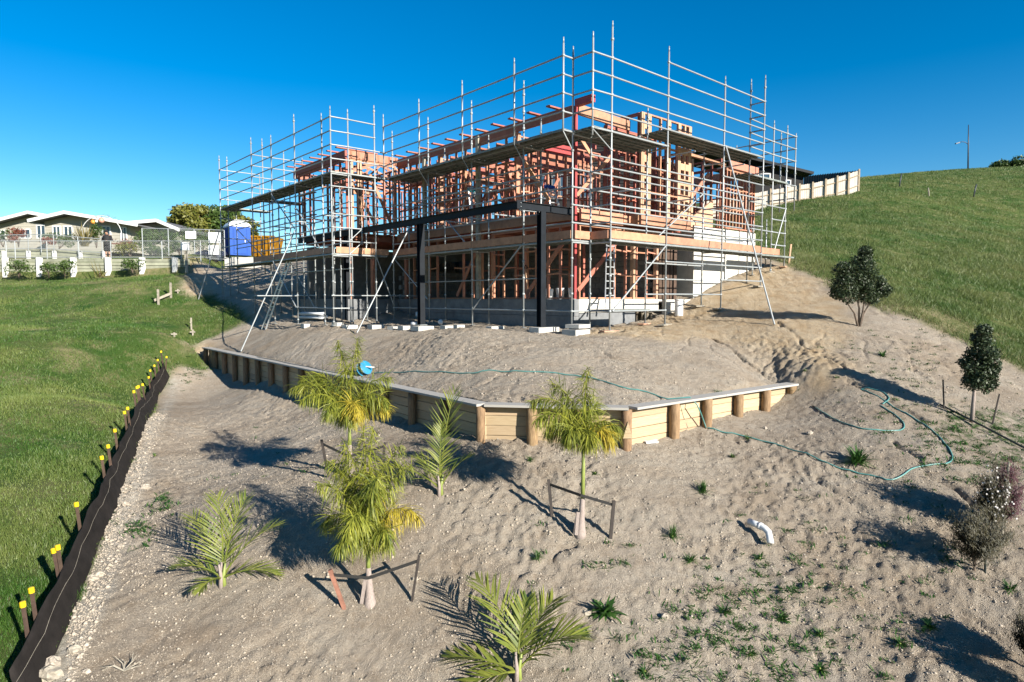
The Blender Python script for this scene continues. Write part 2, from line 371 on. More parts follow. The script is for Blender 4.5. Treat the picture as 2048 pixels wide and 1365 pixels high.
crack = [[np.array(P(x, y, D))[:2] for x, y, D in seq] for seq in (
    [(1425, 655, 18.2), (1470, 690, 17.0), (1520, 725, 16.2), (1562, 755, 15.8)],
    [(960, 745, 13.9), (990, 738, 14.1), (1015, 715, 14.7)], [(1790, 900, 12.2), (1880, 960, 11), (1960, 1010, 10.4)], [(1700, 770, 14.9), (1760, 800, 14.2), (1850, 850, 13.2)],
    [(1850, 1170, 9.2), (1930, 1240, 8.6), (2040, 1330, 7.9)], [(1040, 1180, 9.3), (1090, 1150, 9.5), (1150, 1130, 9.7)], [(1560, 640, 19), (1600, 690, 17.3), (1680, 740, 15.5)], [(1640, 960, 11.4), (1720, 1000, 10.7), (1790, 1060, 10.1)], [(560, 900, 13.5), (620, 880, 13.6), (680, 850, 14)], [(1180, 700, 16), (1230, 720, 15.2), (1290, 730, 14.8)])]
GRASS_POLYS = []; 
def Hbase(x, y):
    x = np.asarray(x, float); y = np.asarray(y, float)
    zl = tL(x, y); zu = tU(x, y)
    sd = polydist(x, y, wl_ext)
    # how far past the ends of the wall
    a, b = wall_line[0], wall_line[1]; dl = (a - b) / np.linalg.norm(a - b); past_l = (x - a[0]) * dl[0] + (y - a[1]) * dl[1]
    a, b = wall_line[3], wall_line[2]; dr = (a - b) / np.linalg.norm(a - b); past_r = (x - a[0]) * dr[0] + (y - a[1]) * dr[1]
    fade = (1 - sstep(.2, 2.5, past_l)) * (1 - sstep(.1, 1.6, past_r))
    w = np.where(sd > .16, 1, 0) * fade
    z = zl + (zu - zl) * w
    z = z + 1.15 * sstep(38.25, 38.45, y) * (1 - sstep(-19.6, -17.6, x)) * (1 - sstep(48, 60, y))
    far = sstep(110, 170, np.hypot(x, y)); z = z * (1 - far) + np.minimum(z, 24) * far
    return np.clip(z, -18, 27)
FOOT = [np.array(W(u, v))[:2] for u, v in ((14.22, 13.42), (18.3, 13.42), (18.3, 14.3), (20.25, 14.3), (20.25, 13.3), (24.3, 13.3), (24.3, 27.9), (12.1, 27.9), (12.1, 23.5), (14.22, 23.5))]
def H(x, y, detail=True):
    x = np.atleast_1d(np.asarray(x, float)); y = np.atleast_1d(np.asarray(y, float))
    z = Hbase(x, y)
    near = 1 - sstep(24, 60, y)
    z = z + near * (.07 * fbm(x * .55, y * .55, 3, 3))
    if detail:
        soft = 1 - .8 * grass_at(x, y)
        c, s = math.cos(.75), math.sin(.75); xr = x * c + y * s; yr = -x * s + y * c
        m = near * soft; cl = .42 + .8 * sstep(-.15, .4, fbm(x * .42 + 3, y * .42, 47, 4))
        wv = fbm(x * .7, y * .7, 52, 2) * .9; rill = np.abs(np.mod((x * .92 - y * .40 + wv) * .9, 1.0) - .5); z = z - m * .05 * np.exp(-(rill / .035) ** 2) * sstep(.0, .35, fbm(x * .3, y * .3 + 9, 58, 3)) * sstep(-2, 2, x)
        trk = np.abs(np.mod((yr + .25 * fbm(x * .5, y * .5, 59, 2)) * 2.1, 1.0) - .5); z = z - m * .014 * np.exp(-(trk / .10) ** 2) * sstep(.0, .3, fbm(x * .35 + 5, y * .35, 60, 3)) * (1 - sstep(-3, 1, x))
        z = z + m * (.04 * fbm(x * 1.1, y * 1.1, 21, 2) + cl * (.032 * fbm(x * 4.5, y * 4.5, 33, 3) + .055 * fbm(x * 11, y * 11, 36, 2)) + .035 * np.abs(fbm(xr * .5, yr * 2.6, 41, 3)) * (1 - sstep(-4, 1, x)))
        z = z + m * cl * (.08 * np.maximum(0, vnoise(x * 10, y * 10, 5) - .2) + .08 * np.maximum(0, vnoise(x * 5.3 + 4, y * 5.3, 8) - .27))
        for k, cr in enumerate(crack):
            d = np.abs(polydist(x, y, cr) + .22 * vnoise(x * 2.4, y * 2.4, 70 + k) + .08 * vnoise(x * 8, y * 8, 90 + k)); z = z - m * (.11 if k in (0, 2) else .07) * np.exp(-(d / .05) ** 2) * (.4 + sstep(-.3, .3, vnoise(x * 1.5, y * 1.5, 80 + k)))
    f = inside(x, y, FOOT)
    return np.where(f, np.minimum(z, -1.15), z)
_gp = [None]
def grass_at(x, y):
    if _gp[0] is None: return np.zeros(np.shape(x))
    r = np.zeros(np.shape(x))
    for poly, wid in _gp[0]:
        d = pdist(x, y, poly) + .5 * wid * fbm(x * 1.1, y * 1.1, 55, 3); r = np.maximum(r, sstep(-wid * .5, wid * .5, d))
    return r
def h1(x, y): return float(H(x, y)[0])
def G(px, py, tmin=5.0):
    """where the line of sight through a measured image point meets the ground"""
    d = ray(px, py); t = np.geomspace(tmin, 200, 260); p = d[None] * t[:, None]
    hz = H(p[:, 0], p[:, 1], False); below = np.where(p[:, 2] < hz)[0]
    if len(below) == 0: return Vector(p[-1])
    i = max(1, below[0]); t0, t1 = t[i - 1], t[i]
    for _ in range(12):
        tm = (t0 + t1) / 2; q = d * tm
        if q[2] < H(q[0], q[1], False)[0]: t1 = tm
        else: t0 = tm
    q = d * t1; return Vector((q[0], q[1], h1(q[0], q[1])))
def gxy(px, py): g_ = G(px, py); return (g_.x, g_.y)
FENCE = [gxy(x, y) for x, y in ((42, 1420), (72, 1365), (118, 1270), (150, 1190), (190, 1090), (225, 1010), (245, 950), (272, 885), (292, 835), (312, 790), (334, 752))]
lawn_poly = [(-60, 5)] + [FENCE[0]] + FENCE[1:] + [gxy(352, 735), gxy(412, 742), gxy(408, 715), gxy(362, 708), gxy(385, 690), gxy(440, 668), gxy(500, 640)] + \
    [gxy(470, 612), gxy(425, 590), gxy(385, 600), gxy(364, 575), gxy(372, 548), (-19, 38.3), (-60, 38.3)]
hill_poly = [gxy(x, y) for x, y in ((1576, 530), (1657, 566), (1700, 590), (1756, 612), (1829, 636), (1902, 672), (1998, 723), (2060, 755), (2300, 830))] + [(60, 10), (400, 10), (400, 400), (-400, 400), (-400, 47), (-30, 47), (-8, 47), (6, 40), tuple(np.array(W(26.5, 15))[:2])]
right_verge = [gxy(x, y) for x, y in ((1890, 880), (1960, 905), (2048, 950), (2120, 960), (2120, 850), (2048, 830), (1960, 830), (1905, 850))]
_gp[0] = [(lawn_poly, .45), (hill_poly, .9), ([(-60, 38.2), (-19.5, 38.2), (-17, 40), (-17, 47.5), (-60, 47.5)], .3)]
SAND = [[gxy(x, y) for x, y in ((1160, 672), (1260, 655), (1330, 640), (1400, 600), (1450, 575), (1530, 535), (1580, 535), (1640, 570), (1690, 620), (1660, 680), (1700, 730), (1640, 760), (1560, 720), (1450, 672), (1330, 680))],
        [gxy(x, y) for x, y in ((372, 545), (440, 560), (420, 600), (380, 600), (364, 575))], [gxy(x, y) for x, y in ((352, 735), (408, 712), (362, 700))]]
PALE = [gxy(x, y) for x, y in ((75, 1400), (118, 1278), (150, 1195), (195, 1090), (230, 1010), (250, 950), (295, 838), (336, 760), (360, 755), (320, 850), (290, 960), (270, 1040), (230, 1150), (190, 1260), (130, 1400))]
def spaced(lo, hi, f0, f1, step, edge, growth=1.12, mid=None):
    c = list(np.arange(f0, f1, step)); a = []; s = step; x = f0
    while x > lo: s *= growth; x -= s; a.append(x)
    b = []; s = step; x = c[-1]
    while x < hi: s *= growth; x += s; b.append(x)
    return np.array(a[::-1] + c + b)
xs = spaced(-420, 420, -8.5, 10.0, .045, 0, 1.04)
ys = spaced(-25, 420, 6.6, 16.2, .04, 0, 1.02)
ys = ys[ys > -26]
X, Y = np.meshgrid(xs, ys); Z = H(X.ravel(), Y.ravel()).reshape(X.shape)
nx, ny = len(xs), len(ys); idx = np.arange(nx * ny).reshape(ny, nx)
faces = np.stack([idx[:-1, :-1].ravel(), idx[:-1, 1:].ravel(), idx[1:, 1:].ravel(), idx[1:, :-1].ravel()], 1)
xf, yf = X.ravel(), Y.ravel()
gr = grass_at(xf, yf)
sd_ = np.zeros(xf.shape)
for pl in SAND: sd_ = np.maximum(sd_, sstep(-.6, .5, pdist(xf, yf, pl) + .7 * fbm(xf * .8, yf * .8, 61, 4)))
pale_ = sstep(-.15, .2, pdist(xf, yf, PALE) + .25 * fbm(xf * 1.5, yf * 1.5, 66, 3))
dry_ = (1 - sstep(.0, 2.6, pdist(xf, yf, hill_poly) + .9 * fbm(xf * .6, yf * .6, 64, 3))) * (xf > 4)
dry_ = np.maximum(dry_, .8 * sstep(.12, .4, fbm(xf * .5, yf * .5, 68, 4)) * (xf < 0) * sstep(7, 20, yf))
verge_ = sstep(-.3, .5, pdist(xf, yf, right_verge) + .8 * fbm(xf * 1.3, yf * 1.3, 67, 4))
def ground_material():
    m = bpy.data.materials.new('ground'); m.use_nodes = True; n = m.node_tree.nodes; L = m.node_tree.links
    p = n['Principled BSDF']; p.inputs['Roughness'].default_value = .95; p.inputs['Specular IOR Level'].default_value = .15
    geo = n.new('ShaderNodeNewGeometry'); pos = geo.outputs['Position']
    def noise(sc, det=6, ro=.6, vec=pos):
        t = n.new('ShaderNodeTexNoise'); t.inputs['Scale'].default_value = sc; t.inputs['Detail'].default_value = det; t.inputs['Roughness'].default_value = ro; L.new(vec, t.inputs['Vector']); return t.outputs['Fac']
    def rng_(v, a, b, c=0, d=1):
        q = n.new('ShaderNodeMapRange'); q.inputs['From Min'].default_value = a; q.inputs['From Max'].default_value = b; q.inputs['To Min'].default_value = c; q.inputs['To Max'].default_value = d; L.new(v, q.inputs['Value']); return q.outputs[0]
    def mix(f, a, b):
        a, b = [tuple(c * ALB for c in v) if isinstance(v, tuple) else v for v in (a, b)]
        q = n.new('ShaderNodeMix'); q.data_type = 'RGBA'
        for s_, v in (('A', a), ('B', b)):
            if isinstance(v, tuple): q.inputs[s_].default_value = (*v, 1)
            else: L.new(v, q.inputs[s_])
        L.new(f, q.inputs['Factor']); return q.outputs['Result']
    def attr(nm):
        a = n.new('ShaderNodeAttribute'); a.attribute_name = nm; return a.outputs['Fac']
    mp = n.new('ShaderNodeMapping'); mp.inputs['Rotation'].default_value = (0, 0, .85); mp.inputs['Scale'].default_value = (.35, 2.2, 1); L.new(pos, mp.inputs['Vector'])
    soil = mix(rng_(noise(.55, 5), .32, .68), (.45, .375, .29), (.58, .505, .41))
    soil = mix(rng_(noise(1.2, 6, .65, mp.outputs[0]), .42, .72, 0, .8), soil, (.50, .455, .385))
    soil = mix(rng_(noise(6, 6, .7), .52, .75, 0, .5), soil, (.31, .23, .155))
    soil = mix(rng_(noise(34, 3, .7), .55, .7, 0, .7), soil, (.58, .52, .43))
    soil = mix(rng_(noise(55, 3, .65), .56, .70, 0, .75), soil, (.19, .145, .10))  # dark specks here and below put clod micro-shadows into the soil colour
    soil = mix(rng_(noise(17, 5, .75), .58, .70, 0, .6), soil, (.22, .17, .12))
    soil = mix(rng_(noise(.28, 6, .68), .48, .66, 0, .75), soil, (.33, .255, .18))
    soil = mix(rng_(noise(2.6, 6, .7), .55, .72, 0, .55), soil, (.29, .22, .15))
    soil = mix(rng_(noise(.9, 6, .7, mp.outputs[0]), .56, .74, 0, .55), soil, (.26, .20, .14))
    sand = mix(rng_(noise(2.2, 6), .35, .65), (.50, .37, .225), (.62, .51, .36))
    sand = mix(rng_(noise(24, 4, .7), .57, .72, 0, .7), sand, (.36, .25, .14))
    c = mix(attr('sand'), soil, sand)
    c = mix(attr('pale'), c, mix(rng_(noise(9, 5), .4, .65), (.42, .38, .32), (.58, .54, .47)))
    gcol = mix(rng_(noise(.35, 5), .35, .65), (.04, .11, .016), (.13, .165, .045))
    gcol = mix(rng_(noise(1.6, 6, .7), .5, .72, 0, .8), gcol, (.34, .29, .15))
    gcol = mix(rng_(noise(14, 4, .7), .5, .7, 0, .6), gcol, (.045, .085, .018))
    vf = n.new('ShaderNodeMath'); vf.operation = 'MULTIPLY'; L.new(attr('verge'), vf.inputs[0]); L.new(rng_(noise(5, 5, .7), .45, .6), vf.inputs[1])
    c = mix(vf.outputs[0], c, (.05, .11, .02))
    gcol = mix(attr('dry'), gcol, mix(rng_(noise(3, 5, .7), .4, .65), (.19, .20, .08), (.42, .34, .20)))
    c = mix(attr('grass'), c, gcol)
    L.new(c, p.inputs['Base Color'])
    b1 = n.new('ShaderNodeBump'); b1.inputs['Strength'].default_value = 1; b1.inputs['Distance'].default_value = .055; L.new(noise(14, 8, .72), b1.inputs['Height'])
    b2 = n.new('ShaderNodeBump'); b2.inputs['Strength'].default_value = 1; b2.inputs['Distance'].default_value = .045; L.new(noise(48, 4, .75), b2.inputs['Height']); L.new(b1.outputs[0], b2.inputs['Normal'])
    L.new(b2.outputs[0], p.inputs['Normal']); return m
ground = raw('ground', np.stack([xf, yf, Z.ravel()], 1), faces, ground_material(), base=(0, 0, 0))
tag(ground, kind='structure', label='bare graded slope with grass banks either side of the building pad')
for nm, v in (('grass', gr), ('sand', sd_), ('pale', pale_), ('verge', verge_), ('dry', dry_)):
    a = ground.data.attributes.new(nm, 'FLOAT', 'POINT'); a.data.foreach_set('value', v.astype(np.float32))
ground.data.polygons.foreach_set('use_smooth', [True] * len(faces))

# from here on heights and grass cover are read back from the built ground mesh
def _lookup(A):
    def f(x, y):
        x = np.atleast_1d(np.asarray(x, float)); y = np.atleast_1d(np.asarray(y, float))
        i = np.clip(np.searchsorted(xs, x) - 1, 0, nx - 2); j = np.clip(np.searchsorted(ys, y) - 1, 0, ny - 2)
        fx = np.clip((x - xs[i]) / (xs[i + 1] - xs[i]), 0, 1); fy = np.clip((y - ys[j]) / (ys[j + 1] - ys[j]), 0, 1)
        return (A[j, i] * (1 - fx) + A[j, i + 1] * fx) * (1 - fy) + (A[j + 1, i] * (1 - fx) + A[j + 1, i + 1] * fx) * fy
    return f
_hl = _lookup(Z); _gl = _lookup(gr.reshape(Z.shape)); _dl = _lookup(dry_.reshape(Z.shape))
def H(x, y, detail=True): return _hl(x, y)
def grass_at(x, y): return _gl(x, y)
# ------------------------------------------------------------------ timber retaining wall
def on_seg(a, b, px):
    k = (px - 1024) / F * (1 / (cP))  # lateral slope at the horizon row; refined below for the wall height
    for _ in range(4):
        # x = m*y with m corrected for the drop of the sight line
        m = k
        t = (m * a[1] - a[0]) / ((b[0] - a[0]) - m * (b[1] - a[1]))
        q = a + (b - a) * t
        depth = q[1] * cP - (WALLZ - .3) * sP
        k = (px - 1024) / F * depth / q[1]
    return q
rw = thing('retaining_wall', 'long low timber retaining wall of round poles and horizontal boards below the pad', 'retaining wall', (float(C1.x), float(C1.y), -2.8))
runs = [([lseg(t) for t in range(15, -1, -1)], 4), ([Vector((*on_seg(wall_line[1], wall_line[2], x), 0)) for x in (973, 1066, 1160, 1253)], 4),
        ([Vector((*on_seg(wall_line[2], wall_line[3], x), 0)) for x in (1253, 1337, 1402, 1465, 1520, 1571)], 4)]
for ri, (pts, rows) in enumerate(runs):
    d = (pts[-1] - pts[0]).normalized(); nrm = Vector((d.y, -d.x, 0))  # towards the viewer
    if nrm.y > 0: nrm = -nrm
    for a, b in zip(pts, pts[1:]):
        lo = min(h1(a.x + nrm.x * .3, a.y + nrm.y * .3), h1(b.x + nrm.x * .3, b.y + nrm.y * .3)) - .15
        k = 0; ztop = WALLZ - .03
        while ztop - k * .2 > lo:
            zc = ztop - k * .2 - .1; off = nrm * (.03 + random.uniform(-.008, .008))
            beam('board', M['board'], rw, a + off + d * .004 + Vector((0, 0, zc + random.uniform(-.004, .004))), b + off - d * .004 + Vector((0, 0, zc + random.uniform(-.006, .006))), .045, .19); k += 1
    for i, a in enumerate(pts):
        if ri > 0 and i == 0: continue
        c = a + nrm * .155; g0 = h1(c.x, c.y) - .4; r = .105 if ri else .095; r *= random.uniform(.94, 1.07)
        m = MB(); zs = np.linspace(g0, WALLZ - .035, 6)
        m.tube([(c.x + random.uniform(-.006, .006), c.y, z) for z in zs], [r * random.uniform(.97, 1.03) for _ in zs], 14)
        m.build('post', M['log'], rw, True)
    # cap boards, butted end to end
    n = max(1, round((pts[-1] - pts[0]).length / 3.2)); L0 = (pts[-1] - pts[0]) / n
    for k in range(n):
        a = pts[0] + L0 * k; b = pts[0] + L0 * (k + 1); e = nrm * .11
        ext = d * (.10 if (k == n - 1 and ri == 2) else (.03 if k == n - 1 else -.004))
        beam('cap_board', M['cap'], rw, a + e + Vector((0, 0, WALLZ - .005)) - (d * .15 if (k == 0 and ri == 0) else -d * .003), b + e + ext + Vector((0, 0, WALLZ - .005 + (.003 if ri == 1 else 0))), .33, .048)
q = Vector((*on_seg(wall_line[1], wall_line[2], 1251), 0)) + Vector((0, -.27, 0))
o = raw('wedge', [(q.x - .09, q.y, -2.62), (q.x + .09, q.y, -2.62), (q.x - .0, q.y, -2.30), (q.x - .09, q.y + .05, -2.62), (q.x + .09, q.y + .05, -2.62), (q.x, q.y + .05, -2.30)],
    [(0, 1, 2), (5, 4, 3), (0, 3, 4, 1), (1, 4, 5, 2), (2, 5, 3, 0)], M['board'], rw)
o['label'] = 'small pointed offcut fixed on the corner pole'
# end return of the wall on the left
e0 = C0 + Vector((-.1, 0, 0)); e1 = e0 + Vector((.35, 1.6, 0))
for k in range(4): beam('return_board', M['weather'], rw, e0 + Vector((0, 0, WALLZ - .13 - .2 * k)), e1 + Vector((0, 0, WALLZ - .13 - .2 * k)), .045, .19)

# ------------------------------------------------------------------ scaffolding
def zk(k): return 4.60 + .495 * k
sc = thing('scaffolding', 'galvanised steel tube scaffolding with planked decks wrapped round the unfinished house', 'scaffolding', W(13.9, 11.74, PAD))
GV = M['galv']; TR = .0255
def standard(u, v, z1, z0=None, plate=True):
    w = W(u, v); g_ = z0 is None
    if g_: z0 = h1(w.x, w.y) + .04
    m = MB(); m.tube([(w.x, w.y, z0), (w.x, w.y, z1 - .16)], TR, 9); m.tube([(w.x, w.y, z1 - .16), (w.x, w.y, z1)], TR * .72, 8)
    k = math.ceil((z0 - 4.6) / .495 + .1)
    while zk(k) < z1 - .12:
        z = zk(k); m.tube([(w.x, w.y, z - .03), (w.x, w.y, z + .03)], TR * 1.75, 6); k += 1
    m.build('standard', GV, sc, True)
    if g_ and plate:
        b = MB().box((w.x, w.y, z0 - .006), (.15, .15, .012), YAW); b.tube([(w.x, w.y, z0), (w.x, w.y, z0 + .22)], .019, 6); b.build('base_plate', GV, sc)
def rail(a, b, k, name='ledger', z=None):
    zz = zk(k) if z is None else z; tube(name, GV, sc, W(*a, zz), W(*b, zz), TR * .92)
def rails(pts, ks, name='ledger'):
    for a, b in zip(pts, pts[1:]):
        for k in ks: rail(a, b, k, 'guard_rail' if k >= 1 and name == 'ledger' else name)
def deck(a, b, inward, n, k, skip=0):
    """n steel planks lying from a to b, stepping sideways along inward"""
    A = Vector((a[0], a[1])); B = Vector((b[0], b[1])); I = Vector(inward)
    for i in range(n):
        o = I * (.13 + .243 * i); p0 = W(*(A + o), zk(k) + .045 + random.uniform(-.004, .004)); p1 = W(*(B + o), zk(k) + .045 + random.uniform(-.004, .004))
        d = (p1 - p0).normalized() * .012
        piece('deck_plank', 'plank', M['plank'], sc, p0 + d, p1 - d, .232, .06)
def toe(a, b, k, mat, h=.225):
    p0 = W(*a, zk(k) + .06 + h / 2); p1 = W(*b, zk(k) + .06 + h / 2); beam('toe_board', mat, sc, p0, p1, .045, h)
def bracket(a, b, k):
    rail(a, b, k, 'bracket_arm', zk(k)); tube('bracket_strut', GV, sc, W(*a, zk(k) - .03), W(*b, zk(k) - .5), TR * .7)
# long left side of the main block
VM = [12.49, 14.51, 17.07, 19.63, 22.12]
for i, v in enumerate(VM):
    standard(13.13, v, 6.91 if i == 0 else 6.5)
    if i: standard(13.85, v, 5.55)
    standard(12.75, v, 7.06, zk(0) - .03, False); bracket((12.75, v), (13.13, v), 0)
    for k in (0, -6): rail((13.13, v), (13.85, v), k, 'transom', zk(k) - .05)
rails([(12.75, v) for v in VM], (1, 2, 3, 4))
rails([(12.75, 12.49), (13.13, 12.49)], (1, 2, 3, 4)); rails([(13.13, 12.49), (13.16, 11.79)], (1, 2, 3, 4))
rails([(13.13, v) for v in VM], (-2, -3, -5)); rails([(13.13, v) for v in VM], (0, -6), 'ledger'); rails([(13.85, v) for v in VM[1:]], (-1, -6, -3))
rails([(13.13, v) for v in VM[:2]], (-10,)); rails([(13.13, v) for v in VM[1:]], (-10,))
for a, b in zip(VM, VM[1:]):
    deck((12.75, a), (12.75, b), (1, 0), 5, 0); deck((13.10, a), (13.10, b), (1, 0), 3, -6)
    toe((13.11, a + .02), (13.11, b - .02), -6, M['lvl'])
# right side
standard(13.16, 11.79, 7.1, zk(0) - .2, False)
bracket((13.16, 11.79), (13.89, 11.74), 0)
for u, zt in ((13.89, 7.56), (16.49, 7.54), (19.65, 7.37), (22.31, 8.0)): standard(u, 11.74, zt)
for u, zt in ((13.89, 4.7), (16.49, 5.9), (19.65, 5.0)): standard(u, 12.49, zt)
standard(22.31, 12.28, 8.0)
for u, vi in ((13.89, 12.49), (16.49, 12.49), (19.65, 12.49), (22.31, 12.28)):
    for k in (0, -3, -6): rail((u, 11.74), (u, vi), k, 'transom', zk(k) - .05)
UR = [13.89, 16.49, 19.65, 22.31]
rails([(13.16, 11.77), (13.89, 11.74)], (1, 2, 3, 4))
rails([(13.89, 11.74), (16.49, 11.74)], (0, 1, 2, 3, 4)); rails([(u, 11.74) for u in UR[1:]], (1, 2, 3, 4, 5)); rails([(22.31, 11.74), (22.31, 12.28)], (2, 3, 4, 5, -2, -4))
rails([(u, 11.74) for u in UR], (-2, -4, -5, -6)); rails([(13.89, 11.74), (16.49, 11.74)], (-3,)); rails([(19.65, 11.74), (22.31, 11.74)], (-3, -1))
rails([(u, 12.49) for u in UR], (-2, -4, -6)); rails([(13.13, 12.49), (13.89, 12.49)], (-2, -3, -4, -5, -6, -10))
rails([(13.89, 12.49), (13.89, 11.74)], (-2, -3, -4, -5, -10)); rails([(13.89, 11.74), (16.49, 11.74)], (-10,)); rails([(16.49, 11.74), (19.65, 11.74)], (-7, -9))
rails([(16.49, 12.49), (19.65, 12.49)], (-9,)); rails([(19.65, 11.74), (22.31, 11.74)], (-7,))
deck((13.16, 11.74), (13.89, 11.74), (0, 1), 5, 0); deck((13.89, 11.74), (16.49, 11.74), (0, 1), 5, 0)
for a, b in ((16.49, 19.65), (19.65, 22.31)): deck((a, 11.74), (b, 11.74), (0, 1), 4, 1)
for a, b in zip(UR, UR[1:]): deck((a, 11.74), (b, 11.74), (0, 1), 3, -6)
deck((13.13, 12.5), (13.89, 12.5), (0, 1), 2, -6); deck((13.89, 11.74), (15.8, 11.74), (0, 1), 3, -10)
for a, b in ((13.93, 16.45), (16.53, 19.6), (19.7, 22.3)): toe((a, 11.77), (b, 11.77), -6, M['lvl'])
toe((13.2, 12.46), (13.85, 12.46), -6, M['lvl']); toe((13.86, 12.44), (13.86, 11.8), -6, M['lvl'])
deck((22.31, 12.3), (25.4, 12.3), (0, 1), 3, 0); deck((22.4, 11.95), (25.4, 11.95), (0, 1), 3, -6); toe((22.4, 12.0), (24.2, 12.0), -6, M['lvl'])
# far right end
for u, v, zt, zb in ((24.3, 12.38, 6.9, None), (25.4, 12.38, 6.9, None), (26.14, 12.38, 6.72, zk(-2)), (26.14, 13.0, 6.9, zk(-2)), (26.14, 15.0, 6.7, zk(-2)), (24.9, 12.9, 3.2, None), (23.3, 12.6, 3.0, None)): standard(u, v, zt, zb, zb is None)
rails([(22.31, 12.28), (24.3, 12.38), (25.4, 12.38), (26.14, 12.38)], (2, 3, 4, 0)); rails([(26.14, 12.38), (26.14, 13.0), (26.14, 15.0), (26.14, 17)], (2, 3, 4))
rails([(22.31, 12.28), (24.3, 12.38), (25.4, 12.38)], (-2, -4)); rails([(24.3, 12.38), (25.4, 12.38)], (-3, -5, -6)); rails([(26.14, 12.38), (26.14, 13.6)], (-1,))
# left wing
VW = [22.11, 22.84, 25.35, 27.82, 30.23, 34.86]
for i, v in enumerate(VW):
    standard(10.57, v, (6.95, 6.85, 7.35, 7.0, 7.35, 7.3)[i])
    if i != 1: standard(11.35, v, 5.1)
    for k in (0, -6): rail((10.57, v), (11.35, v), k, 'transom', zk(k) - .05)
for v in VW[:5]: rail((10.57, v), (11.35, v), -3, 'transom')
rails([(10.57, v) for v in VW[:5]], (0, 1, 2, 3, 4, -1, -3, -4, -5, -6)); rails([(10.57, v) for v in VW[4:]], (1, 2, 3, 4, -2, -4)); rails([(10.57, v) for v in VW[:3]], (-10,)); rails([(10.57, v) for v in VW[2:5]], (-9,))
rails([(11.35, v) for v in VW[2:5]], (-2, -5, -9)); rails([(11.35, v) for v in (22.11, 25.35)], (-2, -5))
for a, b in zip(VW[1:], VW[2:]):
    deck((10.57, a), (10.57, b), (1, 0), 4 if a < 30 else 3, 0); deck((10.57, a), (10.57, b), (1, 0), 3, -6)
    if a < 30: toe((10.60, a), (10.60, b), -6, M['lvl'])
deck((10.57, 22.11), (10.57, 22.84), (1, 0), 3, -6); toe((10.60, 22.15), (10.60, 22.84), -6, M['lvl'])
for u, zt in ((11.23, 6.95), (12.32, 7.3)):
    standard(u, 22.06, zt); standard(u, 22.8, 4.4)
    for k in (0, -6): rail((u, 22.06), (u, 22.8), k, 'transom', zk(k) - .05)
rails([(10.57, 22.11), (11.23, 22.06), (12.32, 22.06)], (0, 1, 2, 3, 4, -1, -3, -4, -5, -6)); rails([(12.32, 22.06), (12.85, 22.06)], (0, 1, 2, -3, -4)); rails([(10.57, 22.11), (11.23, 22.06)], (-10,))
deck((10.57, 22.06), (12.85, 22.06), (0, 1), 3, 0); deck((10.57, 22.06), (12.85, 22.06), (0, 1), 3, -6); toe((10.7, 22.09), (11.8, 22.09), -6, M['lvl']); toe((11.84, 22.09), (12.9, 22.09), -6, M['lvl'])
for k in (-4, -5): tube('bracket_strut', GV, sc, W(11.75, 22.06, zk(k)), W(11.25, 22.06, zk(k) - .45), TR * .7)
standard(11.75, 22.06, zk(-4) + .3, zk(-5) - .1, False)
rail((10.45, 22.0), (14.5, 22.0), 0, 'ledger', .12); rail((8.95, 25.35), (10.57, 25.35), 0, 'ledger', .12)
# back of the wing
for u, zt in ((11.1, 7.4), (12.1, 7.0), (13.0, 6.8)): standard(u, 30.3, zt, zk(-7), False)
rails([(10.57, 30.23), (11.1, 30.3), (12.1, 30.3), (13.0, 30.3)], (1, 2, 3, 4)); deck((10.57, 30.3), (13.2, 30.3), (0, 1), 3, 0)
standard(10.95, 34.86, 7.3); standard(12.6, 34.86, 6.7, 1.5, False); rails([(10.57, 34.86), (10.95, 34.86), (12.6, 34.86)], (1, 2, 3, 4, -1, -3))
deck((10.6, 34.2), (13.0, 34.2), (0, 1), 3, 0)
# raking props and face braces
def prop(p0, p1, name='raking_prop'): tube(name, GV, sc, p0, p1, TR * .95)
def foot(px, py):
    q = G(px, py); return q + Vector((0, 0, .02))
prop(W(19.7, 11.70, zk(1)), foot(1549, 651)); prop(W(10.5, 25.3, 2.75), foot(482, 704)); prop(W(13.05, 19.9, 3.55), foot(714, 667)); prop(W(10.5, 34.9, 3.5), foot(397, 600))
prop(W(16.45, 11.7, zk(-6)), W(13.95, 11.7, zk(-10)), 'face_brace'); prop(W(13.09, 14.55, zk(-6)), W(13.09, 17.0, zk(-10)), 'face_brace'); prop(W(13.09, 22.1, zk(-6)), W(13.09, 19.7, zk(-9.3)), 'face_brace')
prop(W(12.3, 22.0, zk(-6)), W(13.05, 22.0, zk(-9.8)), 'face_brace'); prop(W(10.53, 27.8, zk(-6)), W(10.53, 25.4, zk(-10)), 'face_brace'); prop(W(10.53, 27.8, zk(-.2)), W(10.53, 25.4, zk(-3.6)), 'face_brace')
for i, (u, v) in enumerate(((13.89, 11.74), (16.49, 11.74), (19.65, 11.74), (22.31, 11.74), (24.3, 12.38), (25.4, 12.38), (19.65, 12.49), (16.49, 12.49))):
    w = W(u, v); z = h1(w.x, w.y); a = random.uniform(-.3, .3) + YAW; d = Vector((math.sin(a), math.cos(a), 0)) * random.uniform(.25, .4)
    beam('sole_board', M['pale'] if i in (0, 5, 7) else M['weather'], sc, w - d + Vector((0, 0, z + .012)), w + d + Vector((0, 0, z + .012)), .2, .04)

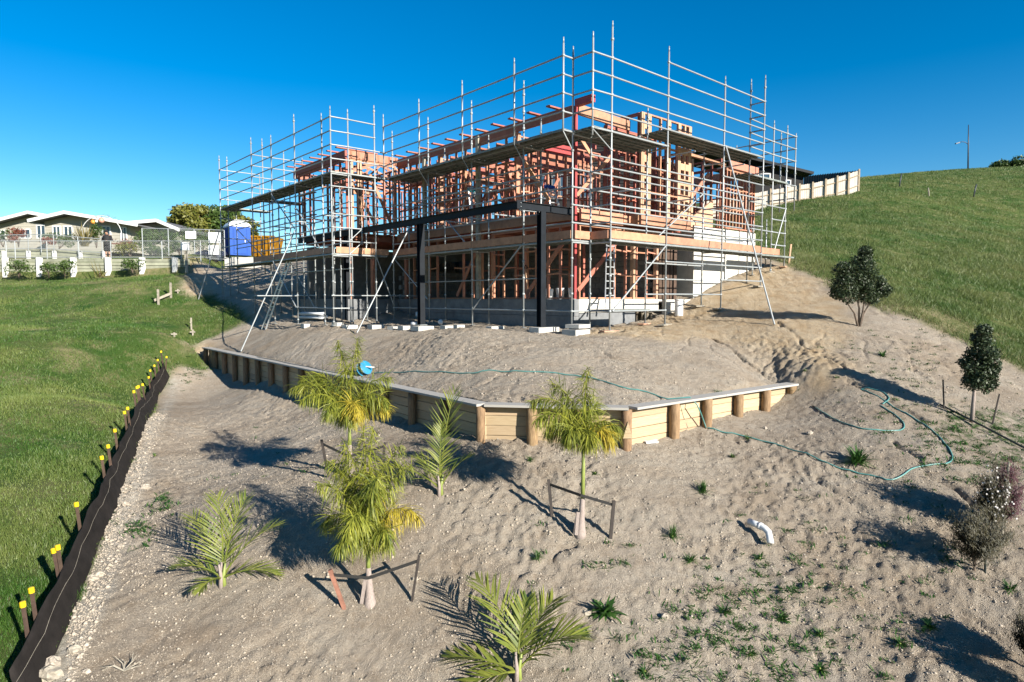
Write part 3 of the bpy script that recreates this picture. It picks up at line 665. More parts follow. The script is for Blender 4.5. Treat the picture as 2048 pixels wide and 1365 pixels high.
# further inner ledgers, mid rails and short ties that crowd the lower lifts
rails([(11.35, v) for v in (22.11, 25.35, 27.82, 30.23)], (-1, -3, -4, -7), 'inner_ledger'); rails([(13.85, v) for v in VM[1:]], (-2, -4, -8), 'inner_ledger'); rails([(u, 12.49) for u in UR], (-1, -3, -5), 'inner_ledger')
rails([(16.49, 12.49), (19.65, 12.49)], (-7, -8), 'inner_ledger'); rails([(19.65, 11.74), (22.31, 11.74)], (-8,), 'inner_ledger'); rails([(11.35, 30.23), (11.35, 34.86)], (-2, -4, -6), 'inner_ledger'); rails([(12.1, 30.3), (13.0, 30.3)], (-1, -2, -3, -4), 'inner_ledger')
for v in VM[1:] + [15.8, 18.3, 20.9]:
    for k in (-2, -4): tube('tie_tube', GV, sc, W(13.0, v + .04, zk(k) + .06), W(14.0, v + .04, zk(k) + .06), TR * .9)
for u in (17.9, 20.9, 15.1): 
    for k in (-3, 0): tube('tie_tube', GV, sc, W(u, 11.7, zk(k) + .06), W(u, 12.75, zk(k) + .06), TR * .9)
for a, b in (((13.12, 17.1, -6), (13.12, 19.6, -2)), ((10.6, 22.9, -6), (10.6, 25.3, -2)), ((11.3, 25.4, -10), (11.3, 27.8, -6)), ((16.5, 12.45, -6), (19.6, 12.45, -2)), ((11.35, 30.3, -6), (11.35, 34.8, -2)), ((24.35, 12.34, -6), (25.35, 12.34, -2))): prop(W(a[0], a[1], zk(a[2])), W(b[0], b[1], zk(b[2])), 'face_brace')
for v in (23.6, 24.5, 26.5, 29.0): standard(11.35 if v < 28 else 11.3, v, 4.4)
# ------------------------------------------------------------------ the unfinished house
hs_ = thing('house_frame', 'two storey timber framed house under construction on a concrete base behind the scaffolding', 'house', W(14.1, 13.3, PAD))
FR, RD, LV, PA = M['frame'], M['frame_red_shade'], M['lvl'], M['pale']
FZ = 2.68; SZ = 0.0
def vbox(name, mat, u0, u1, v0, v1, z0, z1):
    c = W((u0 + u1) / 2, (v0 + v1) / 2, (z0 + z1) / 2)
    return MB().box(c, (abs(u1 - u0), abs(v1 - v0), z1 - z0), M=Matrix((UX, VX, Vector((0, 0, 1)))).transposed()).build(name, mat, hs_)
def slab_lines(name, mat, u0, u1, v0, v1, z0, z1): return vbox(name, mat, u0, u1, v0, v1, z0, z1)
# concrete base: left face with shade in its colour, paler lit right face, recess, tall white wall up the bank
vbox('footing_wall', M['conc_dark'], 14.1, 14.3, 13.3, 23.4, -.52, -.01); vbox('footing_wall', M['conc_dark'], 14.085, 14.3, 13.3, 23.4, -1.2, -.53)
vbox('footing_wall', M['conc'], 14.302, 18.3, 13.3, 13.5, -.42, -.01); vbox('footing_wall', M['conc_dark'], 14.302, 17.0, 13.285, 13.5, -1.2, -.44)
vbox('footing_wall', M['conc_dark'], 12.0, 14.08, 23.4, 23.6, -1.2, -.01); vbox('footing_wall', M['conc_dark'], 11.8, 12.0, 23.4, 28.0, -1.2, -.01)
vbox('floor_slab', M['conc'], 14.302, 20.2, 13.502, 27.9, -.14, -.02); vbox('floor_slab', M['conc'], 12.01, 14.29, 23.61, 27.9, -.14, -.02)
vbox('concrete_wall', M['conc'], 20.15, 24.5, 13.15, 13.35, -1.0, 2.62); vbox('concrete_wall', M['conc'], 20.15, 20.35, 13.36, 16.6, -1.0, 2.60); vbox('concrete_wall', M['conc'], 24.3, 24.5, 13.36, 27.9, .2, 2.60)
vbox('concrete_wall', M['conc'], 18.55, 20.14, 13.16, 13.34, -1.0, -.02)
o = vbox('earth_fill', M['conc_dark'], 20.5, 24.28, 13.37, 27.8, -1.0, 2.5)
for r in range(9):       # dark block wall at the back of the basement, laid block by block
    for i in range(26):
        v0 = 14.0 + i * .40 + (.2 if r % 2 else 0)
        if v0 > 24.2: break
        z0 = .01 + r * .2
        beam('block', M['block'], hs_, W(19.1 + random.uniform(-.004, .004), v0 + .006, z0 + .1), W(19.1, v0 + .394, z0 + .1), .19, .19)
for r in range(6):
    for i in range(12):
        u0 = 14.9 + i * .40 + (.2 if r % 2 else 0)
        if u0 > 18.8: break
        beam('block', M['block'], hs_, W(u0 + .006, 24.6, .11 + r * .2), W(u0 + .394, 24.6, .11 + r * .2), .19, .19)
vbox('concrete_wall', M['conc_dark'], 18.9, 19.0, 14.0, 27.9, 1.82, 2.30); vbox('concrete_wall', M['block'], 12.1, 19.0, 27.7, 27.9, 0, 2.3)
# --- floors
def joists(u0, u1, v0, v1, sp=.45):
    v = v0
    while v <= v1: beam('joist', RD, hs_, W(u0, v, FZ - .2), W(u1, v, FZ - .2), .045, .24); v += sp
joists(14.2, 20.0, 13.6, 23.2, .48); joists(11.95, 19.9, 23.75, 27.7, .55)
vbox('floor_sheet', M['frame'], 14.15, 24.4, 13.4, 23.5, FZ - .075, FZ - .055); vbox('floor_sheet', M['frame'], 11.95, 24.4, 23.52, 28.0, FZ - .075, FZ - .055)
beam('rim_beam', LV, hs_, W(14.13, 13.3, FZ - .16), W(14.13, 23.4, FZ - .16), .09, .30)
beam('rim_beam', LV, hs_, W(14.2, 13.18, FZ - .18), W(16.15, 13.18, FZ - .18), .09, .36); beam('rim_beam', LV, hs_, W(16.2, 13.2, FZ - .14), W(16.55, 13.2, FZ - .14), .09, .22)
beam('rim_beam', LV, hs_, W(16.6, 12.82, FZ - .14), W(19.35, 12.82, FZ - .14), .09, .33); beam('rim_beam', LV, hs_, W(16.6, 12.87, FZ - .16), W(16.6, 14.2, FZ - .16), .09, .3); beam('rim_beam', LV, hs_, W(19.35, 12.87, FZ - .16), W(19.35, 14.2, FZ - .16), .09, .3)
for v in np.arange(13.0, 14.2, .3): beam('joist', RD, hs_, W(16.65, v, FZ - .22), W(19.3, v, FZ - .22), .045, .2)
vbox('floor_sheet', M['frame'], 16.65, 19.3, 12.88, 13.38, FZ - .07, FZ - .05)
# --- black steel portal in front of the long side
BK = M['black']
def Ibeam(name, p0, p1, h=.21, w=.13):
    p0 = Vector(p0); p1 = Vector(p1); A = axes(p0, p1); L = (p1 - p0).length; c = (p0 + p1) / 2; m = MB()
    zc = A.col[2]
    m.box(c + zc * (h / 2 - .007), (L, w, .014), M=A); m.box(c - zc * (h / 2 - .007), (L, w, .014), M=A); m.box(c, (L, .02, h - .028), M=A)
    return m.build(name, BK, hs_)
BZ = 2.575
Ibeam('steel_beam', W(11.8, 13.3, BZ), W(11.8, 20.6, BZ)); Ibeam('steel_beam', W(11.8, 20.61, BZ), W(11.8, 28.1, BZ)); Ibeam('steel_beam', W(11.87, 13.3, BZ), W(14.05, 13.3, BZ))
MB().box(W(11.8, 13.22, BZ), (.16, .014, .23), M=Matrix((UX, VX, Vector((0, 0, 1)))).transposed()).build('end_plate', BK, hs_)
for dz in (-.05, .05): MB().tube([W(11.84, 13.21, BZ + dz), W(11.84, 13.185, BZ + dz)], .013, 6).build('bolt', M['galv'], hs_)
def Icol(u, v, z0, z1):
    m = MB(); A = Matrix((UX, VX, Vector((0, 0, 1)))).transposed(); c = W(u, v, (z0 + z1) / 2)
    m.box(c + VX * .085, (.19, .014, z1 - z0), M=A); m.box(c - VX * .085, (.19, .014, z1 - z0), M=A); m.box(c, (.012, .156, z1 - z0), M=A)
    m.build('steel_post', BK, hs_); MB().box(W(u, v, z0 + .01), (.28, .28, .02), M=A).build('post_base_plate', M['galv'], hs_)
Icol(12.72, 13.3, -.86, BZ - .11); Icol(11.8, 18.13, -.88, BZ - .11); Icol(11.85, 23.5, -.9, BZ - .11)
# --- red primed steel at the corner
A3 = Matrix((UX, VX, Vector((0, 0, 1)))).transposed()
m = MB(); m.box(W(14.12, 13.28, 2.85), (.09, .012, 5.7), M=A3); m.box(W(14.12, 13.40, 2.85), (.09, .012, 5.7), M=A3); m.box(W(14.12, 13.34, 2.85), (.01, .108, 5.7), M=A3); m.build('corner_post', M['redsteel'], hs_)
vbox('purlin_beam', M['redsteel'], 13.95, 14.12, 12.55, 13.2, 5.62, 5.82)
# --- roof beams
RZ = 5.58
beam('roof_beam', RD, hs_, W(14.12, 13.45, RZ), W(14.12, 23.4, RZ), .09, .29); beam('roof_beam', LV, hs_, W(14.2, 13.3, RZ + .02), W(16.6, 13.3, RZ - .05), .09, .30)
beam('roof_beam', RD, hs_, W(11.82, 23.4, RZ + .06), W(11.82, 28.2, RZ + .06), .09, .30); beam('roof_beam', FR, hs_, W(11.9, 23.36, RZ + .06), W(14.1, 23.36, RZ + .06), .09, .30); beam('roof_beam', FR, hs_, W(11.7, 28.2, RZ - .1), W(14, 28.2, RZ - .1), .09, .28)
for v in np.arange(14.1, 23.3, .88): beam('purlin', RD, hs_, W(13.72, v, RZ + .2), W(15.0, v, RZ + .2), .14, .045)
for v in np.arange(23.4, 28.2, .8): beam('purlin', RD, hs_, W(11.4, v, RZ + .26), W(13.2, v + random.uniform(-.05, .05), RZ + .26), .12, .045)
for u in (12.0, 12.35, 12.7, 13.2, 13.7, 14.0): beam('blocking', FR, hs_, W(u, 23.30, RZ - .06), W(u, 23.30, RZ + .2), .05, .05)
for u in (15.4, 17.6, 18.9): beam('roof_beam', RD, hs_, W(u, 15.6, RZ - .1), W(u, 23.3, RZ - .1), .06, .25)
vbox('red_beam', M['redsteel'], 15.0, 16.5, 15.5, 15.65, 4.92, 5.2)
def truss(u0, u1, v, zb, zt):
    beam('truss_chord', FR, hs_, W(u0, v, zb), W(u1, v, zb), .045, .09); beam('truss_chord', FR, hs_, W(u0, v, zb + .1), W((u0 + u1) / 2, v, zt), .045, .09); beam('truss_chord', FR, hs_, W((u0 + u1) / 2, v, zt), W(u1, v, zb + .1), .045, .09)
    for k in (.3, .5, .7): beam('truss_web', FR, hs_, W(u0 + (u1 - u0) * k, v, zb), W(u0 + (u1 - u0) * (k + (.12 if k < .5 else -.12 if k > .5 else 0)), v, zt - abs(k - .5) * 1.2), .045, .07)
for v in np.arange(24.3, 28, .9): truss(12.0, 16.4, v, 5.12, 5.85)
# --- stud walls
def frame_wall(a, b, z0, z1, sp=.6, nogs=2, mat=FR, gaps=(), dbl=True, nogmat=None, w=.045, inner=False):
    A = Vector(a); B = Vector(b); L = (B - A).length; d = (B - A) / L
    def q(s, z): c = A + d * s; return W(c.x, c.y, z)
    beam('plate', mat, hs_, q(0, z0 + .022), q(L, z0 + .022), .09, .045); beam('plate', mat, hs_, q(0, z1 - .022), q(L, z1 - .022), .09, .045)
    if dbl: beam('plate', mat, hs_, q(-.02, z1 - .07), q(L + .02, z1 - .07), .09, .045)
    n = max(1, round(L / sp)); ss = [L * i / n for i in range(n + 1)]; ss[0] += .023; ss[-1] -= .023
    def ok(s): return not any(g0 < s < g1 for g0, g1 in gaps)
    ang = math.atan2(d.x, d.y)
    for s in ss:
        if ok(s):
            top = z1 - (.095 if dbl else .045)
            beam('inner_stud' if inner else 'stud', mat, hs_, q(s, z0 + .045), q(s, top), w, .09, roll=stud_roll(d))
    for k in range(nogs):
        z = z0 + (z1 - z0) * (k + 1) / (nogs + 1)
        for s0, s1 in zip(ss, ss[1:]):
            if ok((s0 + s1) / 2): beam('inner_nog' if inner else 'nog', nogmat or mat, hs_, q(s0 + .024, z + random.uniform(-.05, .05)), q(s1 - .024, z + random.uniform(-.05, .05) * 0), .088, .045)
def stud_roll(d):
    # local y of a vertical piece starts at world cross((0,1,0), z); turn it along the wall
    w = UX * d.x + VX * d.y; return math.atan2(w.y, w.x)
TZ = RZ - .15
frame_wall((14.12, 15.9), (14.12, 20.4), FZ, TZ, .6, 2, FR, gaps=((1.1, 2.6),)); frame_wall((14.12, 21.0), (14.12, 23.3), FZ, TZ, .5, 2, RD)
frame_wall((11.85, 23.4), (11.85, 28.0), FZ, TZ + .05, .58, 2, RD, gaps=((1.9, 3.0),)); frame_wall((11.95, 23.4), (14.0, 23.4), FZ, TZ + .05, .5, 2, FR, gaps=((.75, 1.3),))
for u in (12.02, 12.32, 12.38): beam('stud', PA, hs_, W(u, 23.36, FZ), W(u, 23.36, TZ), .12, .09, roll=stud_roll(Vector((1, 0))))
for (a, b, mt, gp) in (((14.2, 15.95), (18.2, 15.95), FR, ()), ((14.2, 18.2), (17.0, 18.2), FR, ((1.2, 2.2),)), ((14.2, 20.4), (18.8, 20.4), FR, ()), ((15.2, 22.4), (19.5, 22.4), RD, ((2, 3),)), ((17.0, 18.2), (17.0, 23.3), RD, ((1, 2),)),
        ((18.9, 14.2), (18.9, 20.3), RD, ((2.0, 3.4),)), ((14.2, 25.5), (19, 25.5), RD, ((1, 2),)), ((14.1, 23.5), (14.1, 27.8), RD, ((1, 2.2),)), ((12.0, 27.9), (18.0, 27.9), RD, ((2, 3.2),)), ((20.5, 16.5), (24.2, 16.5), RD, ()), ((15.7, 20.5), (15.7, 23.3), RD, ()), ((15.6, 16.0), (15.6, 18.1), RD, ()), ((12.0, 25.2), (14.0, 25.2), FR, ()), ((20.2, 17), (20.2, 27.5), RD, ((3, 5),)), ((17.0, 23.4), (17.0, 27.5), RD, ()), ((22.3, 13.4), (22.3, 16.4), RD, ())):
    frame_wall(a, b, FZ, TZ - .1, .46, 2, mt, gp, dbl=False, inner=True)
for v in (16.02, 20.45): beam('stud', PA, hs_, W(14.2, v - .06, FZ), W(14.2, v - .06, TZ), .17, .09, roll=stud_roll(Vector((1, 0))))
beam('post', M['weather'], hs_, W(14.05, 17.9, 0), W(14.05, 17.9, RZ + .1), .14, .14, roll=YAW); beam('post', M['weather'], hs_, W(14.0, 21.2, 0), W(14.0, 21.2, RZ - .1), .14, .14, roll=YAW)
# stair tower bay on the right face
tz0, tz1 = FZ, 5.88
for s, mt in ((16.63, PA), (16.72, PA), (16.98, PA), (17.06, PA), (17.62, FR), (18.04, PA), (18.12, PA), (18.62, PA), (18.70, PA), (18.98, PA), (19.24, PA), (19.32, PA)):
    beam('stud', mt, hs_, W(s, 12.84, tz0), W(s, 12.84, tz1), .05 if mt is FR else .075, .09, roll=stud_roll(Vector((1, 0))))
for z in (FZ + .02, 3.42, 4.2, 4.95, 5.2, tz1 - .02): beam('nog' if FZ + .1 < z < tz1 - .1 else 'plate', LV, hs_, W(16.6, 12.84, z), W(19.35, 12.84, z), .088, .05)
for s0, s1 in ((16.72, 16.98), (18.70, 18.98), (18.98, 19.24)):
    for z in np.arange(2.9, 5.8, .52): beam('nog', PA, hs_, W(s0 + .03, 12.83, z), W(s1 - .03, 12.83, z), .08, .22)
frame_wall((16.63, 12.92), (16.63, 14.3), tz0, tz1, .45, 3, RD); frame_wall((19.32, 12.92), (19.32, 14.3), tz0, tz1, .45, 3, RD); frame_wall((16.63, 14.35), (19.32, 14.35), tz0, tz1 - .1, .5, 3, RD)
# recess and far right wing
frame_wall((19.85, 13.2), (19.85, 14.6), FZ, 5.1, .4, 3, RD)
beam('stud', PA, hs_, W(20.0, 13.2, FZ - .2), W(20.0, 13.2, 4.95), .11, .09, roll=stud_roll(Vector((1, 0)))); beam('plate', LV, hs_, W(19.4, 13.2, 5.1), W(22.2, 13.2, 5.02), .09, .1); beam('brace', FR, hs_, W(20.1, 13.5, 3.4), W(21.6, 13.5, 4.7), .045, .14)
frame_wall((22.1, 13.22), (24.45, 13.22), FZ, 4.95, .235, 2, FR); frame_wall((22.1, 13.3), (22.1, 14.6), FZ, 4.95, .4, 2, RD); frame_wall((24.45, 13.3), (24.45, 17), FZ, 4.95, .5, 2, RD)
vbox('fascia_beam', FR, 22.4, 24.5, 13.08, 13.17, 4.95, 5.22); vbox('side_beam', FR, 24.41, 24.5, 13.18, 16.0, 4.97, 5.2)
raw('stair_stringer', [W(20.1, 13.55, 2.72), W(22.0, 13.55, 2.72), W(22.0, 13.55, 3.75), W(20.1, 13.63, 2.72), W(22.0, 13.63, 2.72), W(22.0, 13.63, 3.75)], [(0, 1, 2), (5, 4, 3), (0, 3, 4, 1), (1, 4, 5, 2), (2, 5, 3, 0)], M['pale'], hs_)
for a, b in (((14.3, 13.6, 5.2), (15.3, 13.6, 4.3)), ((14.4, 13.7, 3.0), (16.2, 13.7, 4.6)), ((14.3, 16.3, 5.1), (14.3, 14.6, 3.1)), ((12.9, 23.5, 5.0), (13.9, 23.5, 3.0)), ((12.1, 23.5, 4.6), (13.2, 23.5, 2.9))): beam('brace', LV, hs_, W(*a), W(*b), .045, .12)
# --- basement framing
frame_wall((14.25, 13.5), (14.25, 17.3), 0, 2.3, .52, 2, FR, gaps=((2.6, 3.5),)); frame_wall((14.25, 17.9), (14.25, 22.4), 0, 2.3, .6, 1, FR, gaps=((1.5, 2.6),))
frame_wall((14.4, 13.42), (18.3, 13.42), 0, 2.3, .55, 2, FR, gaps=((.1, 1.5),)); frame_wall((16.6, 15.2), (16.6, 21), 0, 2.28, .6, 1, RD, gaps=((1, 2), (3.5, 4.5))); frame_wall((14.4, 17.6), (18.4, 17.6), 0, 2.28, .6, 1, FR)
beam('brace', RD, hs_, W(14.3, 13.35, .25), W(16.3, 13.35, 2.0), .045, .14); beam('brace', FR, hs_, W(14.2, 15.6, .1), W(14.2, 13.9, 1.7), .045, .14); beam('brace', FR, hs_, W(14.2, 19.4, .1), W(14.2, 18.2, 1.7), .045, .12)
for u, v in ((18.25, 13.4), (17.0, 13.4), (14.2, 22.9), (11.95, 23.55), (13.0, 23.55)): beam('post', PA if u > 15 else FR, hs_, W(u, v, -.1), W(u, v, 2.32), .13, .13, roll=YAW)
for i in range(6): beam('gate_board', M['brownstake'], hs_, W(18.6 + i * .22, 13.62, 0), W(18.6 + i * .22, 13.62, 1.9), .17, .03, roll=stud_roll(Vector((1, 0))))
vbox('black_backing', M['black'], 18.5, 19.85, 13.70, 13.73, 0, 1.85)  # plain black sheet that darkens the gaps between the boards

# lintels, loose props and stacked sheets that crowd the upper floor
for u, v, L, z, ax_ in ((14.3, 16.8, 1.5, 4.75, 1), (15.2, 18.4, 1.6, 4.7, 0), (14.6, 21.4, 1.7, 4.7, 1), (17.2, 16.2, 1.5, 4.8, 0), (16.0, 20.5, 1.3, 4.7, 0), (12.3, 24.3, 1.4, 4.7, 1), (13.0, 25.3, .9, 4.6, 0)):
    beam('lintel', LV, hs_, W(u, v, z), W(u + (L if ax_ == 0 else 0), v + (L if ax_ else 0), z), .09, .19)
for i in range(26):
    u, v = random.uniform(14.4, 18.6), random.uniform(15.5, 23); a = random.uniform(0, 6.28); r0 = random.uniform(.5, 1.1)
    beam('temporary_prop', RD if i % 3 else FR, hs_, W(u, v, FZ), W(u + r0 * math.cos(a), v + r0 * math.sin(a), FZ + random.uniform(1.3, 2.5)), .045, .09)
for v in np.arange(16.3, 23.2, .9): beam('ceiling_joist', RD, hs_, W(14.3, v, TZ - .16), W(19.0, v + .02, TZ - .16), .045, .14)
# ------------------------------------------------------------------ palms
def leaf_strip(V, Fc, Rn, p, d, side, L, w, droop, r, n=3):
    """one narrow leaflet: a strip that bends with its own weight"""
    b = len(V); p = Vector(p); d = Vector(d).normalized(); s = Vector(side)
    s = (s - d * s.dot(d)).normalized()
    prof = (.55, 1, .8, .02) if n == 3 else (.7, 1, .02)
    for i in range(n + 1):
        V.append(p - s * w * prof[i] / 2); V.append(p + s * w * prof[i] / 2); Rn += [r, r]
        d = (d + Vector((0, 0, -droop))).normalized(); p = p + d * (L / n)
    for i in range(n): Fc.append((b + 2 * i, b + 2 * i + 1, b + 2 * i + 3, b + 2 * i + 2))
def frond(parent, base, az, el, L, droop, ll, n, w, mat, ldroop=.2, spread=.9, twist=0, name='frond', plume=False):
    V, Fc, Rn = [], [], []; az = R(az); e = R(el)
    pts = []; p = Vector(base); K = 14
    for i in range(K + 1):
        pts.append(p.copy()); d = Vector((math.sin(az) * math.cos(e), math.cos(az) * math.cos(e), math.sin(e))); p = p + d * (L / K); e -= R(droop) / K * (.4 + 1.3 * i / K); az += R(twist) / K
    m = MB(); m.tube(pts, [.016 * (1 - .8 * i / K) * (1 + (i < 2) * .5) for i in range(K + 1)], 5)
    V = [Vector(q) for q in m.v]; Fc = [f for f in m.f if len(f) == 4]; Rn = [.55] * len(V)
    for i in range(n):
        t = .16 + .84 * (i + random.uniform(0, .6)) / n; t = min(t, .995); x = t * K; k = min(int(x), K - 1); q = pts[k].lerp(pts[k + 1], x - k)
        tg = (pts[k + 1] - pts[k]).normalized(); sd = tg.cross(Vector((0, 0, 1)))
        if sd.length < .05: sd = Vector((1, 0, 0))
        sd.normalize(); up = sd.cross(tg)
        prof = (math.sin(math.pi * (.12 + .80 * t)) ** .7) * ll * random.uniform(.85, 1.1)
        fw = .35 + .9 * t
        for s in (-1, 1):
            if not plume and random.random() < .10: continue
            if plume:
                a_ = random.uniform(0, 6.28); d = (sd * math.cos(a_) + up * math.sin(a_)) * spread + tg * random.uniform(.2, .9) + Vector((0, 0, -random.uniform(-.3, .9)))
                leaf_strip(V, Fc, Rn, q, d, Vector((random.gauss(0, 1), random.gauss(0, 1), .2)), prof * random.uniform(.7, 1.15), w * random.uniform(.7, 1.2), ldroop * random.uniform(.3, 1.6), min(1, max(0, random.gauss(.45, .3)))); continue
            d = sd * s * spread + tg * fw * random.uniform(.8, 1.2) + up * random.uniform(.05, .35)
            leaf_strip(V, Fc, Rn, q, d, up.cross(d) if False else tg, prof, w * random.uniform(.8, 1.1), ldroop * random.uniform(.6, 1.5), min(1, max(0, random.gauss(.5, .25))))
    o = raw(name, V, Fc, mat, parent); set_rnd(o, Rn); return o
def tall_palm(name, label, g_, trunk_h, shaft_h, fronds, lean=(0, 0)):
    t = thing(name, label, 'palm', g_)
    z = g_.z; x, y = g_.x, g_.y; lx, ly = lean
    pts = [(x + lx * f, y + ly * f, z - .1 + (trunk_h + .1) * f) for f in (0, .15, .4, .7, 1)]
    MB().tube(pts, [.105, .09, .06, .045, .035], 12).build('trunk', M['palmtrunk'], t, True)
    for k in range(3):    # old leaf bases peeling off the foot
        a = random.uniform(0, 6.28); q = Vector((x + .09 * math.cos(a), y + .09 * math.sin(a), z + .1)); MB().bar(q + Vector((.03 * math.cos(a), .03 * math.sin(a), -.1)), q + Vector((-.03 * math.cos(a), -.03 * math.sin(a), .25)), .05, .012).build('leaf_base', M['palmtrunk'], t)
    top = Vector((x + lx, y + ly, z + trunk_h)); tip = top + Vector((lx * .3, ly * .3, shaft_h))
    MB().tube([top - Vector((0, 0, .03)), top.lerp(tip, .5), tip], [.034, .03, .02], 10).build('crownshaft', M['crownshaft'], t, True)
    for a in fronds:
        mat = M['palmdead'] if len(a) > 4 and a[4] else M['palmleaf']
        frond(t, tip - Vector((0, 0, random.uniform(0, .12))), a[0] + random.uniform(-12, 12), a[1], a[2], a[3], .44, 150, .0125, mat, .55, .85, 0, 'frond', True)
    return t
pa = G(740, 1205); pb = G(700, 955); pc = G(1160, 1066)
tall_palm('palm_tree', 'tall staked palm with a hanging shaggy crown, nearest of the tall palms', pa, .5, .34,
    [(330, 89, 1.75, 22), (300, 88, 1.6, 35), (285, 87, 1.5, 60), (85, 87, 1.45, 70), (10, 89, 1.8, 18), (150, 87, 1.45, 80), (240, 86, 1.4, 80), (60, 87, 1.55, 55), (110, 83, 1.2, 140, 1), (178, 84, 1.25, 150), (310, 86, 1.4, 70), (215, 80, .95, 175), (140, 80, .95, 175), (270, 80, 1.05, 160)], (-.02, .02))
tall_palm('palm_tree', 'tall palm in front of the retaining wall, behind the nearest staked palm', pb, .6, .4,
    [(325, 86, 1.65, 40), (15, 88, 1.7, 30), (272, 66, 1.5, 105), (283, 74, 1.55, 100), (150, 80, 1.2, 160, 1), (200, 80, 1.2, 160), (110, 78, 1.2, 150), (235, 80, 1.3, 130), (55, 80, 1.3, 100), (180, 72, 1.0, 170), (90, 72, 1.0, 160, 1), (300, 80, 1.4, 90)], (.0, .02))
tall_palm('palm_tree', 'slim staked palm in front of the sunlit part of the retaining wall', pc, .55, .95,
    [(20, 89, 1.25, 20), (275, 74, 1.2, 110), (258, 70, 1.1, 120), (300, 82, 1.2, 70), (140, 66, .7, 170, 1), (90, 70, .75, 160), (215, 68, .75, 170), (30, 78, .9, 90), (175, 60, .65, 165), (285, 60, .75, 140)], (.04, .02))
def young_palm(label, g_, fronds, group=None, wd=.019):
    t = thing('young_palm', label, 'palm', g_, group)
    for i in range(3):
        a = 2.1 * i; MB().tube([g_ + Vector((.03 * math.cos(a), .03 * math.sin(a), -.05)), g_ + Vector((.02 * math.cos(a), .02 * math.sin(a), .16)), g_ + Vector((.05 * math.cos(a), .05 * math.sin(a), .34))], [.035, .028, .014], 7).build('stem', M['palmtrunk'] if i else M['crownshaft'], t, True)
    for az, el, L, dr, ll in fronds: frond(t, g_ + Vector((0, 0, .12)), az, el, L, dr, ll * 1.05, 25, wd, M['palmleaf2'], .09, .58, random.uniform(-25, 25))
    return t
young_palm('young palm with feathery fronds on the left of the bare slope', G(445, 1172), [(300, 62, 1.15, 45, .42), (345, 74, 1.25, 40, .45), (20, 76, 1.2, 35, .42), (60, 58, 1.1, 50, .40), (95, 25, .85, 60, .36), (255, 42, .7, 60, .34), (200, 20, .5, 50, .25)])
young_palm('young palm with one tall upright frond just below the retaining wall', G(880, 990), [(20, 80, 1.75, 30, .48), (352, 84, 1.1, 20, .3), (272, 38, 1.05, 45, .46), (85, 60, .8, 40, .3), (300, 60, .7, 40, .35)])
young_palm('young broad-leafed palm at the bottom edge of the picture', G(1035, 1360) , [(325, 66, 1.35, 65, .48), (40, 58, 1.05, 55, .52), (85, 50, .95, 60, .5), (270, 22, .95, 45, .42), (240, 8, .8, 40, .34), (10, 74, .9, 40, .36)], None, .028)
# stakes and ties
def support(label, stakes, knots, band=None):
    g_ = G(*stakes[0][0]); t = thing('tree_support', label, 'tree stake', g_, 'stakes tied to the tall palms'); tops = []
    for (px, py), (tx, ty), mat, rr in stakes:
        b = G(px, py); dd = b.y; top = P(tx, ty, dd - .02); tops.append(top)
        MB().bar(b - (top - b).normalized() * .12, top, rr, rr * .9).build('stake', M[mat], t)
    for i, k in knots:
        a = b = None; q = tops[i] + Vector((0, 0, -.07)); k = Vector(k)
        MB().bar(q, k, .006, .045).build('tie', M['strap'], t)
    return t
def at_trunk(g_, h): return g_ + Vector((0, -.05, h))
support('red-brown stake and dark stake strapped to the nearest tall palm', [((688, 1216), (660, 1140), 'redstake', .055), ((824, 1202), (838, 1112), 'stake', .035)], [(0, at_trunk(pa, .38)), (1, at_trunk(pa, .38))])
support('two black stakes strapped to the slim palm below the sunlit wall', [((1104, 1032), (1097, 960), 'stake', .05), ((1221, 1076), (1228, 1002), 'stake', .05)], [(0, at_trunk(pc, .62)), (1, at_trunk(pc, .62))])
support('dark leaning stakes strapped to the palm in front of the wall', [((657, 955), (643, 880), 'stake', .04), ((762, 950), (770, 885), 'stake', .04)], [(0, at_trunk(pb, .4)), (1, at_trunk(pb, .4))])
# ------------------------------------------------------------------ leafy trees and shrubs
def leaf_cloud(parent, name, mat, clumps, n, size, seed, aspect=.5, flat=.5):
    """n leaf-sized quads spread through the given ellipsoid clumps, denser near their outsides"""
    r_ = np.random.default_rng(seed); cl = np.array(clumps, float); w = (cl[:, 3] * cl[:, 4] * cl[:, 5]) ** .8; w = w / w.sum()
    k = r_.choice(len(cl), n, p=w); d = r_.normal(size=(n, 3)); d /= np.linalg.norm(d, axis=1)[:, None]
    rad = r_.uniform(.35, 1, n) ** .45 * (1 + .12 * r_.normal(size=n)); c = cl[k, :3] + d * rad[:, None] * cl[k, 3:6]
    nrm = d * flat + r_.normal(size=(n, 3)) * .6 + np.array((0, 0, .25)); nrm /= np.linalg.norm(nrm, axis=1)[:, None]
    a = np.cross(nrm, r_.normal(size=(n, 3))); a /= np.linalg.norm(a, axis=1)[:, None]; b = np.cross(nrm, a)
    s = size * r_.uniform(.6, 1.4, n)[:, None]
    V = np.stack([c - a * s, c + b * s * aspect, c + a * s, c - b * s * aspect], 1).reshape(-1, 3); Fq = np.arange(4 * n).reshape(n, 4)
    o = raw(name, V, Fq, mat, parent); set_rnd(o, np.repeat(np.clip(r_.normal(.5, .25, n), 0, 1), 4)); return o
def limbs(parent, base, tips, r0, mat=None, name='trunk', fork=.3):
    m = MB(); base = Vector(base)
    for t in tips:
        t = Vector(t); mid = base.lerp(t, fork) + Vector((random.uniform(-.04, .04), random.uniform(-.04, .04), .05)); m.tube([base - Vector((0, 0, .1)), mid, base.lerp(t, .7) + Vector((random.uniform(-.05, .05), 0, 0)), t], [r0, r0 * .75, r0 * .5, r0 * .2], 7)
    return m.build(name, mat or M['bark'], parent, True)
